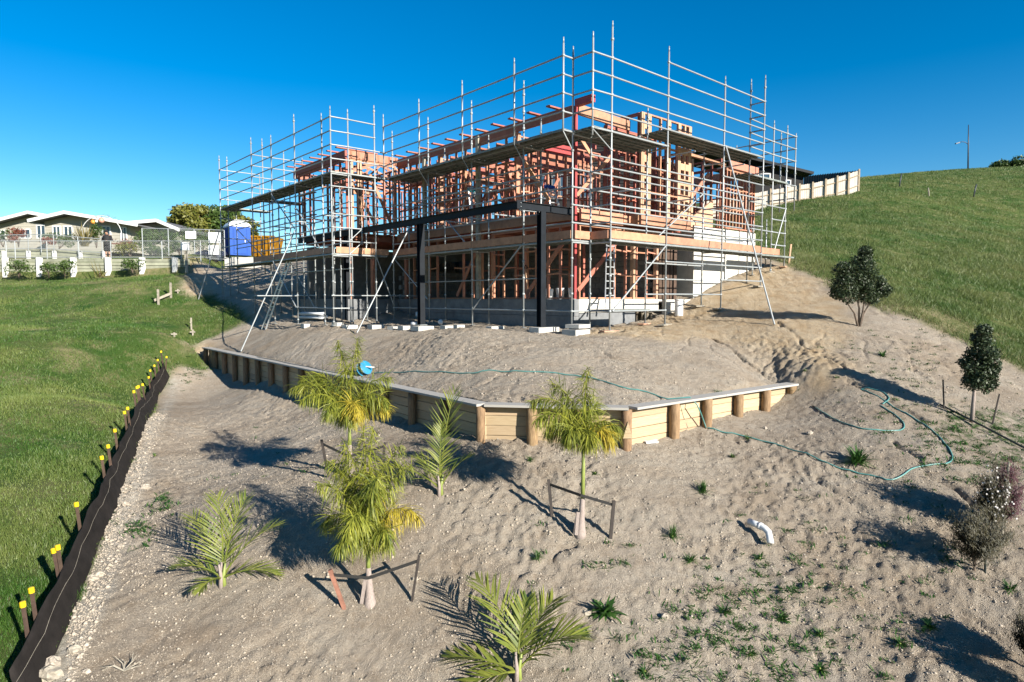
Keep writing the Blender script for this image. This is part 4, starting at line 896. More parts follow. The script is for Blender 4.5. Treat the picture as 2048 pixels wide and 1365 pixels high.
def ragged(cl, n, seed, r0):
    r_ = random.Random(seed); out = []
    for i in range(n):
        c = r_.choice(cl); d = Vector((r_.gauss(0, 1), r_.gauss(0, 1), r_.gauss(0, 1))).normalized() * r_.uniform(.45, 1.08); rr = r0 * r_.uniform(.5, 1.25)
        out.append((c[0] + d.x * c[3], c[1] + d.y * c[4], c[2] + d.z * c[5], rr, rr, rr * .8))
    return out
g1 = G(1718, 653); t = thing('bushy_tree', 'dark glossy multi-stemmed small tree beside the grassy bank, larger of the two', 'tree', g1)
s = g1.y / F
def rel(g_, dx, dy, dz=0): return (g_.x + dx * s, g_.y + dz, g_.z + dy * s)
limbs(t, g1, [rel(g1, -38, 75), rel(g1, -8, 110, .1), rel(g1, 14, 90, -.1), rel(g1, 34, 70)], .035)
cl = [(*rel(g1, -30, 82), .42, .4, .38), (*rel(g1, 0, 118), .42, .4, .38), (*rel(g1, 14, 66), .38, .36, .3), (*rel(g1, -12, 100), .5, .45, .42), (*rel(g1, 34, 86), .25, .25, .22), (*rel(g1, -48, 66), .2, .2, .18), (*rel(g1, 6, 142), .18, .18, .16), (*rel(g1, 46, 70), .16, .16, .14), (*rel(g1, -36, 112), .3, .3, .25)]
leaf_cloud(t, 'crown', M['darkleaf'], [(*c[:3], c[3] * .95, c[4] * .9, c[5] * .95) for c in cl] + [(*rel(g1, -22, 58), .26, .24, .2), (*rel(g1, 24, 56), .24, .22, .2)] + ragged(cl, 50, 8, .15), 15500, .031, 3)
g2 = G(1943, 846); t = thing('bushy_tree', 'slim dark glossy tree on a straight pale stem at the right edge', 'tree', g2); s = g2.y / F
MB().tube([rel(g2, 0, -6), rel(g2, 2, 50), rel(g2, 4, 110)], [.045, .035, .02], 9).build('trunk', M['palmtrunk'], t, True)
cl = [(*rel(g2, 8, 105), .38, .36, .42), (*rel(g2, 16, 145), .33, .3, .36), (*rel(g2, 0, 82), .3, .28, .25), (*rel(g2, 26, 118), .25, .25, .28), (*rel(g2, 20, 178), .17, .16, .24), (*rel(g2, -14, 120), .2, .2, .25), (*rel(g2, 32, 70), .14, .14, .12)]
leaf_cloud(t, 'crown', M['darkleaf'], [(*c[:3], c[3] * .72, c[4] * .72, c[5] * .72) for c in cl] + ragged(cl, 44, 9, .14), 10000, .030, 4)
def twig_bush(label, g_, hgt, wid, mat, n, seed, flower=0, stems=6):
    t = thing('twiggy_shrub', label, 'shrub', g_, 'wispy shrubs at the right edge'); r_ = random.Random(seed); m = MB(); V, Fc, Rn = [], [], []; FV, FF, FR_ = [], [], []
    for i in range(stems * 6):
        a = r_.uniform(0, 6.28); rr = wid * math.sqrt(r_.random()); h = hgt * r_.uniform(.45, 1) * (1 - .35 * rr / wid); z0 = hgt * r_.uniform(.02, .35)
        b = g_ + Vector((0, 0, z0)); tip = g_ + Vector((rr * math.cos(a), rr * math.sin(a), max(h, z0 + .15))); md = b.lerp(tip, .5) + Vector((0, 0, .05 * hgt)); m.tube([b, md, tip], [.007, .005, .002], 4)
        for k in range(n // (stems * 6)):
            f = r_.uniform(.25, 1.05); q = b.lerp(tip, f) + Vector((r_.gauss(0, .035), r_.gauss(0, .035), r_.gauss(0, .035)))
            d = Vector((r_.gauss(0, 1), r_.gauss(0, 1), abs(r_.gauss(0, 1)) + .5)); leaf_strip(V, Fc, Rn, q, d, (1, .3, 0), r_.uniform(.03, .07), .010, .0, r_.random(), 2)
            if flower and f > .45 and r_.random() < flower:
                w = .012
                for sd, s2 in (((1, 0, 0), (0, 0, 1)), ((0, 1, 0), (1, 0, 0))):
                    bb = len(FV); s1 = Vector(sd) * w; s2 = Vector(s2) * w; q2 = q + Vector((0, -.02, 0)); FV += [q2 - s1 - s2, q2 + s1 - s2, q2 + s1 + s2, q2 - s1 + s2]; FF.append((bb, bb + 1, bb + 2, bb + 3)); FR_ += [.5] * 4
    m.tube([g_ - Vector((0, 0, .1)), g_ + Vector((.02, 0, hgt * .5)), g_ + Vector((.0, 0, hgt * .8))], [.018, .012, .004], 6)
    m.build('branches', M['bark'], t); set_rnd(raw('foliage', V, Fc, mat, t), Rn)
    if FV: fo = raw('flowers', FV, FF, M['flower'], t); set_rnd(fo, FR_); fo['kind'] = 'stuff'
gm = G(1948, 1142); twig_bush('olive brown wispy shrub at the right edge, front one of the cluster', gm, 1.1, .44, M['olive'], 9000, 1, 0, 11)
gw = G(1985, 1075); twig_bush('wispy shrub dotted with small white flowers at the right edge', gw, 1.4, .24, M['olive'], 7000, 2, .05, 8)
gp = G(2008, 1062); twig_bush('purple leafed wispy shrub behind the white flowering one', gp, 1.3, .24, M['purple'], 9000, 3, 0, 9)
gq = G(2062, 1340); twig_bush('dark wispy shrub cut off by the bottom right corner', gq, .9, .28, M['olive'], 6000, 5, 0, 9)
gq2 = G(2105, 1420); twig_bush('wispy shrub standing just past the bottom right corner', gq2, 1.1, .2, M['olive'], 5000, 6, 0, 9)
for (px, py), (tx, ty), lab, mt in (((1888, 818), (1886, 760), 'thin dark stake left of the slim glossy tree', 'stake'), ((1985, 848), (1999, 788), 'thin dark stake right of the slim glossy tree', 'stake'), ((1970, 1145), (1973, 1040), 'thin green stake beside the olive brown shrub', 'hosedark'), ((2004, 1072), (2018, 925), 'pale bamboo stake beside the purple shrub', 'weather')):
    b = G(px, py); tp = P(tx, ty, b.y); d = (tp - b).normalized(); MM = MB().tube([b - d * .1, b + (tp - b) * .5, tp], [.016, .016, .015], 6); tag(MM.build('garden_stake', M[mt]), lab, 'stake', 'stakes by the young trees')
b0, b1 = G(1880, 812), G(2060, 905); MB().tube([b0 + Vector((0, 0, .03)), b0.lerp(b1, .5) + Vector((0, 0, .04)), b1 + Vector((0, 0, .03))], .022, 6).build('drain_pipe', M['hosedark']); tag(bpy.data.objects['drain_pipe'], 'thin black irrigation pipe along the weedy right bank', 'pipe')
# ------------------------------------------------------------------ weeds (the larger ones singly)
def rosette(name, label, g_, rad, n, mat, seed, rise=.5, w=.05, group='weeds on the bare slope'):
    t = thing(name, label, 'weed', g_, group); r_ = random.Random(seed); V, Fc, Rn = [], [], []
    for i in range(n):
        a = r_.uniform(0, 6.28); e = r_.uniform(.1, 1.2) * rise; d = Vector((math.cos(a) * math.cos(e), math.sin(a) * math.cos(e), math.sin(e) + .1))
        leaf_strip(V, Fc, Rn, g_ + Vector((r_.gauss(0, rad * .12), r_.gauss(0, rad * .12), .0)), d, d.cross(Vector((0, 0, 1))), rad * r_.uniform(.6, 1.15), w * r_.uniform(.6, 1.2), .22, r_.random())
    set_rnd(raw('leaves', V, Fc, mat, t), Rn); MB().tube([g_ - Vector((0, 0, .06)), g_ + Vector((0, 0, .03))], [.02, .012], 5).build('root_crown', M['weed'] if False else M['crownshaft'], t)
for i, (px, py, rad, n, w, rise, lab) in enumerate((
    (1210, 1225, .27, 60, .05, .9, 'largest broad-leafed weed rosette beside a pale stone at bottom centre'), (1405, 985, .24, 110, .012, 1.3, 'dark grassy tuft in the middle of the right slope'), (1345, 1075, .22, 90, .012, 1.3, 'dark grassy tuft below left of the white pipe bend'),
    (1715, 925, .36, 150, .03, 1.1, 'big leafy green weed clump beside the hose'), (1075, 1118, .15, 80, .010, 1.3, 'small grassy tuft left of the weed rosette, below the slim palm'), (1380, 1122, .16, 70, .012, 1.1, 'spreading grassy weed left of the white pipe bend'), (1860, 1255, .15, 45, .025, .9, 'small leafy weed near the right edge, below the shrub shadow'),
    (1060, 922, .14, 60, .012, 1.0, 'pale green tuft below the centre of the retaining wall'), (1190, 948, .10, 30, .02, .9, 'little leafy weed right of the slim palm stem'), (1170, 1272, .13, 70, .012, 1.0, 'low grassy tuft below the weed rosette'), (1450, 1225, .15, 70, .016, .9, 'low yellow-green weed right of the weed rosette'), (1565, 1240, .14, 45, .025, 1.0, 'dark leafy weed in the lower right middle'),
    (1520, 1118, .13, 60, .014, 1.0, 'grassy weed just under the white pipe bend'), (1640, 1270, .13, 60, .014, 1.0, 'tufted weed in the lower right quarter'), (1800, 1290, .14, 50, .02, 1.0, 'weed clump lying in the long shrub shadow'), (1465, 915, .10, 50, .012, 1.0, 'pale tuft right of the hose below the wall'), (1290, 1345, .12, 60, .014, 1.0, 'tuft at the bottom edge right of the broad palm'), (1500, 1310, .13, 60, .014, .9, 'weed patch near the bottom edge below the dark leafy weed'), (1640, 1340, .13, 55, .02, .9, 'leafy weed at the bottom edge below the tufted weed'), (2020, 1180, .16, 60, .02, .9, 'leafy weed by the right edge below the shrubs'), (310, 912, .10, 50, .012, .9, 'tuft of grass on the pale rubble by the silt fence'), (1310, 875, .12, 60, .01, 1.3, 'grass tuft at the foot of the wall beside the white scrap'), (1765, 712, .2, 80, .02, 1.0, 'leafy weed on the sandy bank below the larger dark tree'), (1610, 742, .1, 40, .015, .9, 'tiny weed on the sandy bank'), (1495, 878, .12, 50, .015, .9, 'tiny weed by the hose at the wall end'))):
    rosette('weed', lab, G(px, py), rad, n, M['weed'], 100 + i, rise, w)
# minor weeds and grass sprouts: ground cover nobody would count
V, Fc, Rn = [], [], []; r_ = random.Random(5)
cent = [(1560, 1180, 70, 200), (1450, 1200, 60, 200), (1400, 1270, 90, 250), (1650, 1250, 120, 200), (1900, 870, 60, 500), (1980, 940, 60, 400), (1800, 760, 50, 150), (1150, 1150, 90, 100), (1800, 1150, 120, 120), (270, 1060, 18, 120), (330, 1010, 14, 90), (380, 742, 25, 300), (520, 900, 80, 50), (1350, 1330, 100, 220), (1550, 1330, 100, 220), (1240, 800, 100, 40), (1720, 700, 50, 120), (1850, 690, 50, 160), (1950, 870, 80, 500), (1600, 1050, 100, 90)]
spots = []
for cx, cy, sp, n in cent:
    c0 = G(cx, cy); ex = G(cx + sp, cy); ey = G(cx, cy - sp * .6)
    for j in range(max(4, n // 5)):
        q = c0 + (ex - c0) * r_.gauss(0, 1) + (ey - c0) * r_.gauss(0, 1); spots.append((q.x, q.y))
spots = np.array(spots); wz = H(spots[:, 0], spots[:, 1]); keep = (polydist(spots[:, 0], spots[:, 1], wl_ext) < -.1) | (spots[:, 0] > 4)
for (x, y), z in zip(spots[keep], wz[keep]):
    q = Vector((x, y, z)); big = r_.uniform(.04, .12)
    for i in range(r_.randint(8, 34)):
        a = r_.uniform(0, 6.28); d = Vector((math.cos(a), math.sin(a), r_.uniform(.3, 1.4)))
        leaf_strip(V, Fc, Rn, q + Vector((r_.gauss(0, big * .7), r_.gauss(0, big * .7), -.005)), d, d.cross(Vector((0, 0, 1))), big * r_.uniform(.6, 1.3), r_.choice((.008, .014, .02)), .2, r_.random(), 2)
o = raw('low_weeds', V, Fc, M['weed']); set_rnd(o, Rn); tag(o, 'scattered low weeds and grass sprouts on the bare slope', 'weeds', kind='stuff')
# ------------------------------------------------------------------ grass
def grass(name, label, mat, n, xr, yr, h, w, seed, poly_i, lean=.5, clump=0.0):
    r_ = np.random.default_rng(seed)
    D = np.exp(r_.uniform(math.log(yr[0]), math.log(yr[1]), n)); a = r_.uniform(xr[0], xr[1], n); x = a * D; y = D
    gm_ = grass_at(x, y); nz = fbm(x * .9, y * .9, 77, 3); keep = (gm_ * (1 + .9 * nz) > r_.uniform(.15, .9, n)); x, y, nz = x[keep], y[keep], nz[keep]; n = len(x)
    z = H(x, y); D = y
    hh = h * r_.uniform(.5, 1.3, n) * (1 + 1.0 * nz) * (1 + clump * np.maximum(0, fbm(x * .35, y * .35, 91, 3))); ww = w * (.6 + D / 22.0) * r_.uniform(.7, 1.3, n)
    th = r_.uniform(0, 2 * math.pi, n); ca, sa = np.cos(th), np.sin(th); la = r_.uniform(0, 2 * math.pi, n); ll = hh * lean * r_.uniform(.3, 1.3, n)
    V = np.empty((n, 3, 3)); V[:, 0] = np.stack([x - ca * ww, y - sa * ww, z - .01], 1); V[:, 1] = np.stack([x + ca * ww, y + sa * ww, z - .01], 1); V[:, 2] = np.stack([x + ll * np.cos(la), y + ll * np.sin(la), z + hh], 1)
    o = raw(name, V.reshape(-1, 3), np.arange(3 * n).reshape(n, 3), mat, base=(0, 0, 0)); set_rnd(o, np.repeat(np.clip(.30 + .9 * fbm(x * .5, y * .5, 88, 4) + .45 * _dl(x, y) + r_.normal(0, .22, n), 0, 1), 3)); tag(o, label, 'grass', kind='stuff'); return o
grass('lawn', 'short green lawn on the left bank', M['lawn'], 300000, (-.95, -.3), (7.0, 42), .075, .006, 21, 0, .6)
grass('pasture', 'rough pasture grass on the right hillside', M['pasture'], 400000, (.3, 1.0), (12, 105), .13, .005, 22, 1, .9, 1.2)
# loose stones in the soil
def stones(name, label, n, seed, size):
    r_ = np.random.default_rng(seed); D = np.exp(r_.uniform(math.log(7.3), math.log(19), n)); a = r_.uniform(-.72, .85, n); x, y = a * D, D
    near_f = pdist(x, y, PALE) > 0; k = (grass_at(x, y) < .3) & ((fbm(x * .9, y * .9, 93, 3) + r_.uniform(-.5, .5, n) > -.1) | near_f); x, y, near_f = x[k], y[k], near_f[k]; n = len(x); z = H(x, y)
    s = size * np.minimum(2.3, r_.pareto(3.2, n) * .55 + .5) * np.where(near_f, 1.9, 1)
    oc = np.array([(1, 0, 0), (-.9, .1, 0), (0, 1, .1), (.1, -.95, 0), (0, .1, .8), (0, 0, -.8)]); fc = np.array([(0, 2, 4), (2, 1, 4), (1, 3, 4), (3, 0, 4), (2, 0, 5), (1, 2, 5), (3, 1, 5), (0, 3, 5)])
    th = r_.uniform(0, 6.28, n); c, s_ = np.cos(th), np.sin(th); b = oc[None] * r_.uniform(.6, 1.3, (n, 6, 1)); bx = b[:, :, 0] * c[:, None] - b[:, :, 1] * s_[:, None]; by = b[:, :, 0] * s_[:, None] + b[:, :, 1] * c[:, None]
    V = np.stack([x[:, None] + bx * s[:, None], y[:, None] + by * s[:, None], z[:, None] + b[:, :, 2] * s[:, None] * .8 + s[:, None] * .15], 2)
    Fq = (np.arange(n)[:, None, None] * 6 + fc[None]).reshape(-1, 3); o = raw(name, V.reshape(-1, 3), Fq, M['gravel'], base=(0, 0, 0)); set_rnd(o, np.repeat(r_.uniform(0, 1, n), 6)); tag(o, label, 'gravel', kind='stuff')
M['gravel'] = leafmat('loose_gravel', (.30, .25, .19), (.47, .415, .345), 3, 0, .95)
stones('gravel', 'loose clods and pebbles strewn over the bare slope', 175000, 5, .0115)

# bigger broken clods lying in drifts
r_ = np.random.default_rng(12); n = 5000; D = np.exp(r_.uniform(math.log(7.4), math.log(17), n)); x = r_.uniform(-.7, .85, n) * D; y = D
k = (grass_at(x, y) < .2) & (fbm(x * .6, y * .6, 96, 4) > .16); x, y = x[k], y[k]; z = H(x, y); n = len(x); s = .010 + .022 * r_.random(n) ** 3
ico = [Vector((math.cos(a) * math.cos(e), math.sin(a) * math.cos(e), math.sin(e))) for e, m in ((-1.57, 1), (-.5, 5), (.5, 5), (1.57, 1)) for a in [2 * math.pi * i / m + (e > 0) * .6 for i in range(m)]]
oc = np.array([tuple(v) for v in ico]); fc = [(0, 2, 1), (0, 3, 2), (0, 4, 3), (0, 5, 4), (0, 1, 5), (1, 2, 6), (2, 7, 6), (2, 3, 7), (3, 8, 7), (3, 4, 8), (4, 9, 8), (4, 5, 9), (5, 10, 9), (5, 1, 10), (1, 6, 10), (6, 7, 11), (7, 8, 11), (8, 9, 11), (9, 10, 11), (10, 6, 11)]
b = oc[None] * r_.uniform(.65, 1.25, (n, 12, 1)) * np.array((1, 1, .75)); V = np.stack([x, y, z], 1)[:, None] + b * s[:, None, None] + np.array((0, 0, .2)) * s[:, None, None]
o = raw('soil_clods', V.reshape(-1, 3), (np.arange(n)[:, None, None] * 12 + np.array(fc)[None]).reshape(-1, 3), M['gravel'], base=(0, 0, 0)); set_rnd(o, np.repeat(r_.uniform(0, .8, n), 12)); tag(o, 'drifts of broken soil clods on the slope', 'clods', kind='stuff')
# ------------------------------------------------------------------ silt fence with capped stakes
fp = [Vector((x, y, h1(x, y))) for x, y in FENCE]
sf = thing('silt_fence', 'low black silt cloth fence with yellow capped stakes between lawn and bare slope', 'silt fence', fp[1])
path = []
for a, b in zip(fp, fp[1:]):
    n = max(2, int((b - a).length / .12))
    for i in range(n):
        q = a.lerp(b, i / n); path.append(q)
path.append(fp[-1])
V, Fc = [], []; NR = 7
for i, q in enumerate(path):
    t = (path[min(i + 1, len(path) - 1)] - path[max(i - 1, 0)]); t.z = 0; t.normalize(); nr = Vector((t.y, -t.x, 0))
    sag = .02 * math.sin(i * .42) + .012 * math.sin(i * 1.3); hgt = .50 + .02 * math.sin(i * .23) + .02 * math.sin(i * .9) + random.uniform(-.012, .012)
    z0 = h1(q.x, q.y)
    for k in range(NR):
        f = k / (NR - 1); off = nr * (.10 * (1 - f) ** 1.5 + .012 * math.sin(i * .6 + k * 1.1) * (.3 + f) + sag * f * (1 - f) * 2) - nr * .10 * f
        V.append(Vector((q.x, q.y, z0 - .05 + (hgt + .05) * f)) + off)
for i in range(len(path) - 1):
    for k in range(NR - 1): Fc.append((i * NR + k, (i + 1) * NR + k, (i + 1) * NR + k + 1, i * NR + k + 1))
o = raw('silt_cloth', V, Fc, M['fabric'], sf, True); sm = o.modifiers.new('thickness', 'SOLIDIFY'); sm.thickness = .006
for row in (4,):
    MB().tube([V[i * NR + row] + Vector((.012, -.012, 0)) for i in range(0, len(path), 2)], .0025, 4).build('wire', M['weather'], sf)
caps = [(35, 1340), (51, 1268), (103, 1148), (107, 1100), (150, 1060), (201, 1021), (211, 960), (228, 937), (246, 926), (251, 890), (266, 873), (271, 851), (274, 836), (281, 820), (293, 803), (296, 783), (304, 765), (311, 745), (324, 728), (333, 714)]
for i, (px, py) in enumerate(caps):
    # stand each stake where its sight line passes the cloth
    best = min(path, key=lambda q: abs((q.x - q.y * (px + 10 - 1024) / F) ** 2) + 0 * q.y)
    d = ray(px, py); q = best; D = q.y + .05; top = P(px, py, D)
    zb = h1(top.x + .06, D); foot_ = Vector((q.x - .1 + random.uniform(-.02, .02), D, zb - .2)); hgt = top.z - zb
    if hgt > 1.05 or hgt < .5: top = Vector((foot_.x - .10, D, zb + .82))
    st = MB().bar(foot_, top, .034, .034).build('stake', M['brownstake'], sf)
    cp_ = MB(); dd = (top - foot_).normalized(); cp_.tube([top - dd * .05, top - dd * .045, top + dd * .02, top + dd * .026], [.03, .034, .034, .024], 8); cp_.build('cap', M['yellow'], st)
# ------------------------------------------------------------------ stones
for i, (px, py, r, lab) in enumerate(((100, 1352, .15, 'large pale boulder at the foot of the silt fence, bottom left'), (107, 1330, .12, 'brownish boulder above the large pale boulder by the silt fence'), (290, 976, .10, 'pale stone on the slope right of the silt fence'), (252, 1010, .08, 'pale stone in the rubble against the silt fence'), (185, 1160, .10, 'flat stone in the rubble below the silt fence'), (200, 1152, .07, 'upright yellowish stone in the rubble below the silt fence'), (1172, 1228, .07, 'pale orange stone left of the largest weed rosette'), (240, 1095, .06, 'small stone on rubble strip beside the silt fence'), (150, 1300, .09, 'grey stone near the bottom of the silt fence'), (173, 1345, .06, 'small brown stone at the bottom left of the slope'), (830, 1160, .05, 'small stone right of the stake of the nearest palm'), (1330, 1235, .06, 'pale stone between weeds at bottom right of centre'), (1780, 980, .07, 'round stones beside the hose on the right'), (1620, 868, .07, 'pale stone below the right end of the wall'), (1530, 858, .06, 'pale stone by the hose at the foot of the wall'))):
    q = G(px, py); r_ = random.Random(i); m = MB(); n1, n2 = 7, 10; s3 = (r_.uniform(.9, 1.3), r_.uniform(.7, 1), r_.uniform(.6, .85))
    for a in range(n1 + 1):
        for b in range(n2):
            th = math.pi * a / n1; ph = 2 * math.pi * b / n2; rr = r * .85 * (1 + r_.uniform(-.24, .24)) if 0 < a < n1 else r
            m.v.append((q.x + rr * s3[0] * math.sin(th) * math.cos(ph), q.y + rr * s3[1] * math.sin(th) * math.sin(ph), q.z + r * .18 + rr * s3[2] * math.cos(th)))
    for a in range(n1):
        for b in range(n2): m.f.append((a * n2 + b, (a + 1) * n2 + b, (a + 1) * n2 + (b + 1) % n2, a * n2 + (b + 1) % n2))
    tag(m.build('stone', M['rock'], None, False), lab, 'stone', 'loose stones on the slope')
# ------------------------------------------------------------------ hose, reel, pipe and scraps
def lay(pts, r, lift=.012, sub=6):
    P3 = [G(*p) for p in pts]; out = []
    for i in range(len(P3) - 1):
        p0, p1, p2, p3 = P3[max(i - 1, 0)], P3[i], P3[i + 1], P3[min(i + 2, len(P3) - 1)]
        for k in range(sub):
            t = k / sub; q = .5 * ((2 * p1) + (p2 - p0) * t + (2 * p0 - 5 * p1 + 4 * p2 - p3) * t * t + (3 * p1 - p0 - 3 * p2 + p3) * t ** 3); out.append(q)
    out.append(P3[-1])
    zs = H(np.array([q.x for q in out]), np.array([q.y for q in out]))
    zz = [float(z) for z in zs]; zz = [max(zz[i], (zz[max(i - 1, 0)] + zz[min(i + 1, len(zz) - 1)]) / 2) for i in range(len(zz))]
    return [Vector((q.x, q.y, z + lift)) for q, z in zip(out, zz)]
ht = thing('garden_hose', 'teal garden hose trailing along the terrace, over the wall and down the right slope', 'hose', G(1290, 790))
h_a = lay([(745, 748), (790, 746), (840, 745), (900, 747), (950, 748), (985, 742), (1040, 744), (1110, 747), (1150, 752), (1190, 760), (1240, 775), (1280, 782), (1305, 789), (1322, 796)], .014)
capz = WALLZ + .035
qa = Vector((*on_seg(wall_line[2], wall_line[3], 1335), capz)); qb = Vector((*on_seg(wall_line[2], wall_line[3], 1375), capz)) + Vector((0, -.15, 0)); qc = qb + Vector((.1, -.17, -.12)); 
h_b = lay([(1412, 857), (1450, 868), (1492, 876), (1560, 893), (1640, 922), (1700, 942), (1750, 955), (1775, 961), (1800, 955), (1830, 937), (1870, 930), (1895, 928), (1905, 915), (1890, 890), (1870, 868), (1835, 843), (1790, 818), (1765, 800), (1735, 785), (1722, 780), (1740, 778), (1765, 785), (1778, 798), (1765, 810)], .014)
MB().tube(h_a + [qa, qb, qc, (qc + h_b[0]) / 2 + Vector((-.02, -.05, .05))] + h_b, .0135, 7).build('hose_run', M['hose'], ht, True)
h_c = lay([(1760, 812), (1790, 832), (1808, 850), (1800, 862), (1760, 862), (1720, 858), (1680, 845), (1650, 828), (1630, 816)], .014); MB().tube(h_c, .0135, 7).build('hose_run', M['hose'], ht, True); MB().tube([h_c[-1], h_c[-1] + (h_c[-1] - h_c[-2]).normalized() * .12], [.02, .016], 8).build('nozzle', M['hosedark'], ht)
rq = G(729, 750); rl = thing('hose_reel', 'blue plastic hose reel lying on the edge of the terrace behind the wall', 'hose reel', rq)
ax = Vector((.75, -.5, .45)).normalized()
c = rq + Vector((0, 0, .17))
MB().tube([c - ax * .10, c - ax * .085, c - ax * .08], [.06, .19, .2], 20).build('flange', M['bluedrum'], rl); MB().tube([c + ax * .08, c + ax * .085, c + ax * .10], [.2, .19, .06], 20).build('flange', M['bluedrum'], rl); MB().tube([c - ax * .08, c + ax * .08], .12, 16).build('drum', M['hose'], rl, True); MB().bar(c + ax * .1 + Vector((-.02, -.02, .02)), c + ax * .12 + Vector((.2, -.02, -.01)), .03, .025).build('handle', M['white'], rl)
MB().tube([Vector((*(np.array(lseg(t))[:2] + np.array((-.02, -.06))), WALLZ + .03)) + Vector((0, .04 * math.sin(t * 3), 0)) for t in np.arange(4.6, 10.4, .3)], .009, 5).build('cable', M['hosedark']); tag(bpy.data.objects['cable'], 'thin dark cable lying on the cap of the shaded wall', 'cable')
MB().tube([Vector((*on_seg(wall_line[2], wall_line[3], 1358), WALLZ - .05)) + Vector((-.02, -.07, 0)), Vector((*on_seg(wall_line[2], wall_line[3], 1366), WALLZ - .35)) + Vector((-.02, -.07, 0)), Vector((*on_seg(wall_line[2], wall_line[3], 1374), WALLZ - .62)) + Vector((0, -.07, 0))], .009, 5).build('hanging_cord', M['hosedark']); tag(bpy.data.objects['hanging_cord'], 'thin dark cord hanging down the sunlit wall boards', 'cord')
q0 = G(1512, 1050); q1 = G(1541, 1088); pt = thing('drain_pipe_bend', 'white plastic drain pipe bend poking out of the bare slope', 'pipe', q0)
e0 = P(1498, 1043, q0.y - .02); e1 = P(1521, 1053, q0.y - .22); e2 = P(1537, 1065, q0.y - .34); e3 = P(1541, 1087, q0.y - .44)
MB().tube([e0, e1], .05, 16).build('straight_pipe', M['plastic'], pt, True)
MB().tube([e1 - (e1 - e0) * .15, e1, e1.lerp(e2, .55) + Vector((0, 0, .015)), e2, e2.lerp(e3, .5), e3], [.056, .055, .052, .052, .052, .055], 16).build('bend', M['plastic'], pt, True)
MB().tube([e1 - (e1 - e0).normalized() * .03, e1 + (e1 - e0).normalized() * .02], .059, 16).build('collar', M['plastic'], pt, True)
q = G(1302, 887); m = MB(); m.box(q + Vector((0, 0, .03)), (.26, .11, .035), .3); m.bar(q + Vector((-.14, -.03, .03)), q + Vector((.12, .04, .07)), .07, .008); tag(m.build('scrap_sheet', M['plastic']), 'crumpled white plastic scrap at the foot of the sunlit wall', 'scrap')
# dead twig at bottom left
q = G(248, 1345); m = MB(); r_ = random.Random(2)
for i in range(9):
    a = r_.uniform(-.4, 3.4); m.tube([q + Vector((0, 0, .02)), q + Vector((.12 * math.cos(a), .1 * math.sin(a), .05 + r_.random() * .05)), q + Vector((.24 * math.cos(a + .3), .2 * math.sin(a + .3), .06 + r_.random() * .12))], [.008, .006, .002], 5)
tag(m.build('dead_branch', M['weather']), 'small bleached dead branch lying at the bottom left of the slope', 'branch')
# ------------------------------------------------------------------ blocks and bits on the pad
def pblock(px, py, D, dims, rot, lab, mat='paver', n=1):
    w = P(px, py, D); z = h1(w.x, w.y); m = MB()
    m.box((w.x, w.y, z + dims[2] / 2 - .02), dims, rot)
    if n > 1: m.box((w.x + .06, w.y + .1, z + dims[2] * 1.5 - .018), (dims[0] * .95, dims[1] * .9, dims[2] * .6), rot + .12)
    tag(m.build('concrete_block', M[mat]), lab, 'concrete block', 'concrete blocks lying along the pad edge')
UA = math.atan2(UX.y, UX.x)
for a in ((1082, 664, 18.2, (.55, .4, .16), UA, 'concrete block under the nearer black steel post'), (1152, 668, 17.7, (.62, .5, .17), UA + .05, 'pair of concrete blocks under the corner of the scaffolding', 'paver', 2), (1106, 660, 18.6, (.22, .3, .16), UA, 'small block between the post block and the corner blocks'),
    (845, 655, 21.2, (.6, .45, .15), UA, 'wide concrete slab under the farther black steel post'), (812, 652, 21.8, (.45, .35, .14), UA, 'concrete block just left of the wide slab'), (788, 651, 22.2, (.35, .3, .12), UA + .2, 'low concrete block second left of the wide slab'), (895, 652, 21.0, (.4, .3, .12), UA, 'low concrete block right of the wide slab'), (918, 652, 20.6, (.28, .25, .12), UA - .1, 'small concrete block right of the low block'),
    (990, 657, 19.6, (.5, .28, .10), UA, 'thin slab by the shaded footing wall'), (700, 650, 23.4, (.45, .35, .14), UA, 'concrete block at the foot of the left wing corner'), (752, 650, 23.0, (.5, .35, .15), UA, 'concrete block right of the left wing corner'), (675, 647, 23.8, (.3, .3, .14), UA + .3, 'small block left of the wing corner block'), (612, 641, 24.9, (.3, .3, .16), UA, 'pale block farthest left on the pad')): pblock(*a)
q = W(12.2, 19.4, PAD + .05); tag(MB().tube([q, q + Vector((.22, -.05, .0))], .07, 12).build('pipe_offcut', M['plastic'], None, True), 'short white pipe offcut lying on the pad behind the black post', 'pipe offcut')
q = W(12.9, 18.6, PAD + .08); tag(MB().lathe((q.x, q.y, q.z - .05), ((.05, 0), (.09, .05), (.09, .13), (.04, .18)), 12).build('plastic_tub', M['plastic'], None, True), 'small white plastic tub on the pad by the shaded footing', 'tub')
q = W(14.0, 21.8, PAD); tag(MB().lathe((q.x, q.y, q.z), ((.075, 0), (.075, .4), (.06, .42)), 12).build('pipe_stub', M['plastic'], None, True), 'upright white pipe stub beside the shaded footing', 'pipe')
w = W(18.7, 12.75); z = h1(w.x, w.y); bt = thing('water_drum', 'white plastic drum standing on the earth beside the concrete wall', 'drum', (w.x, w.y, z)); MB().lathe((w.x, w.y, z - .05), ((.13, 0), (.14, .04), (.14, .50), (.13, .54)), 20).build('body', M['plastic'], bt, True); MB().lathe((w.x, w.y, z + .49), ((.14, 0), (.15, .015), (.15, .04), (.1, .05)), 20).build('lid', M['plastic'], bt, True)
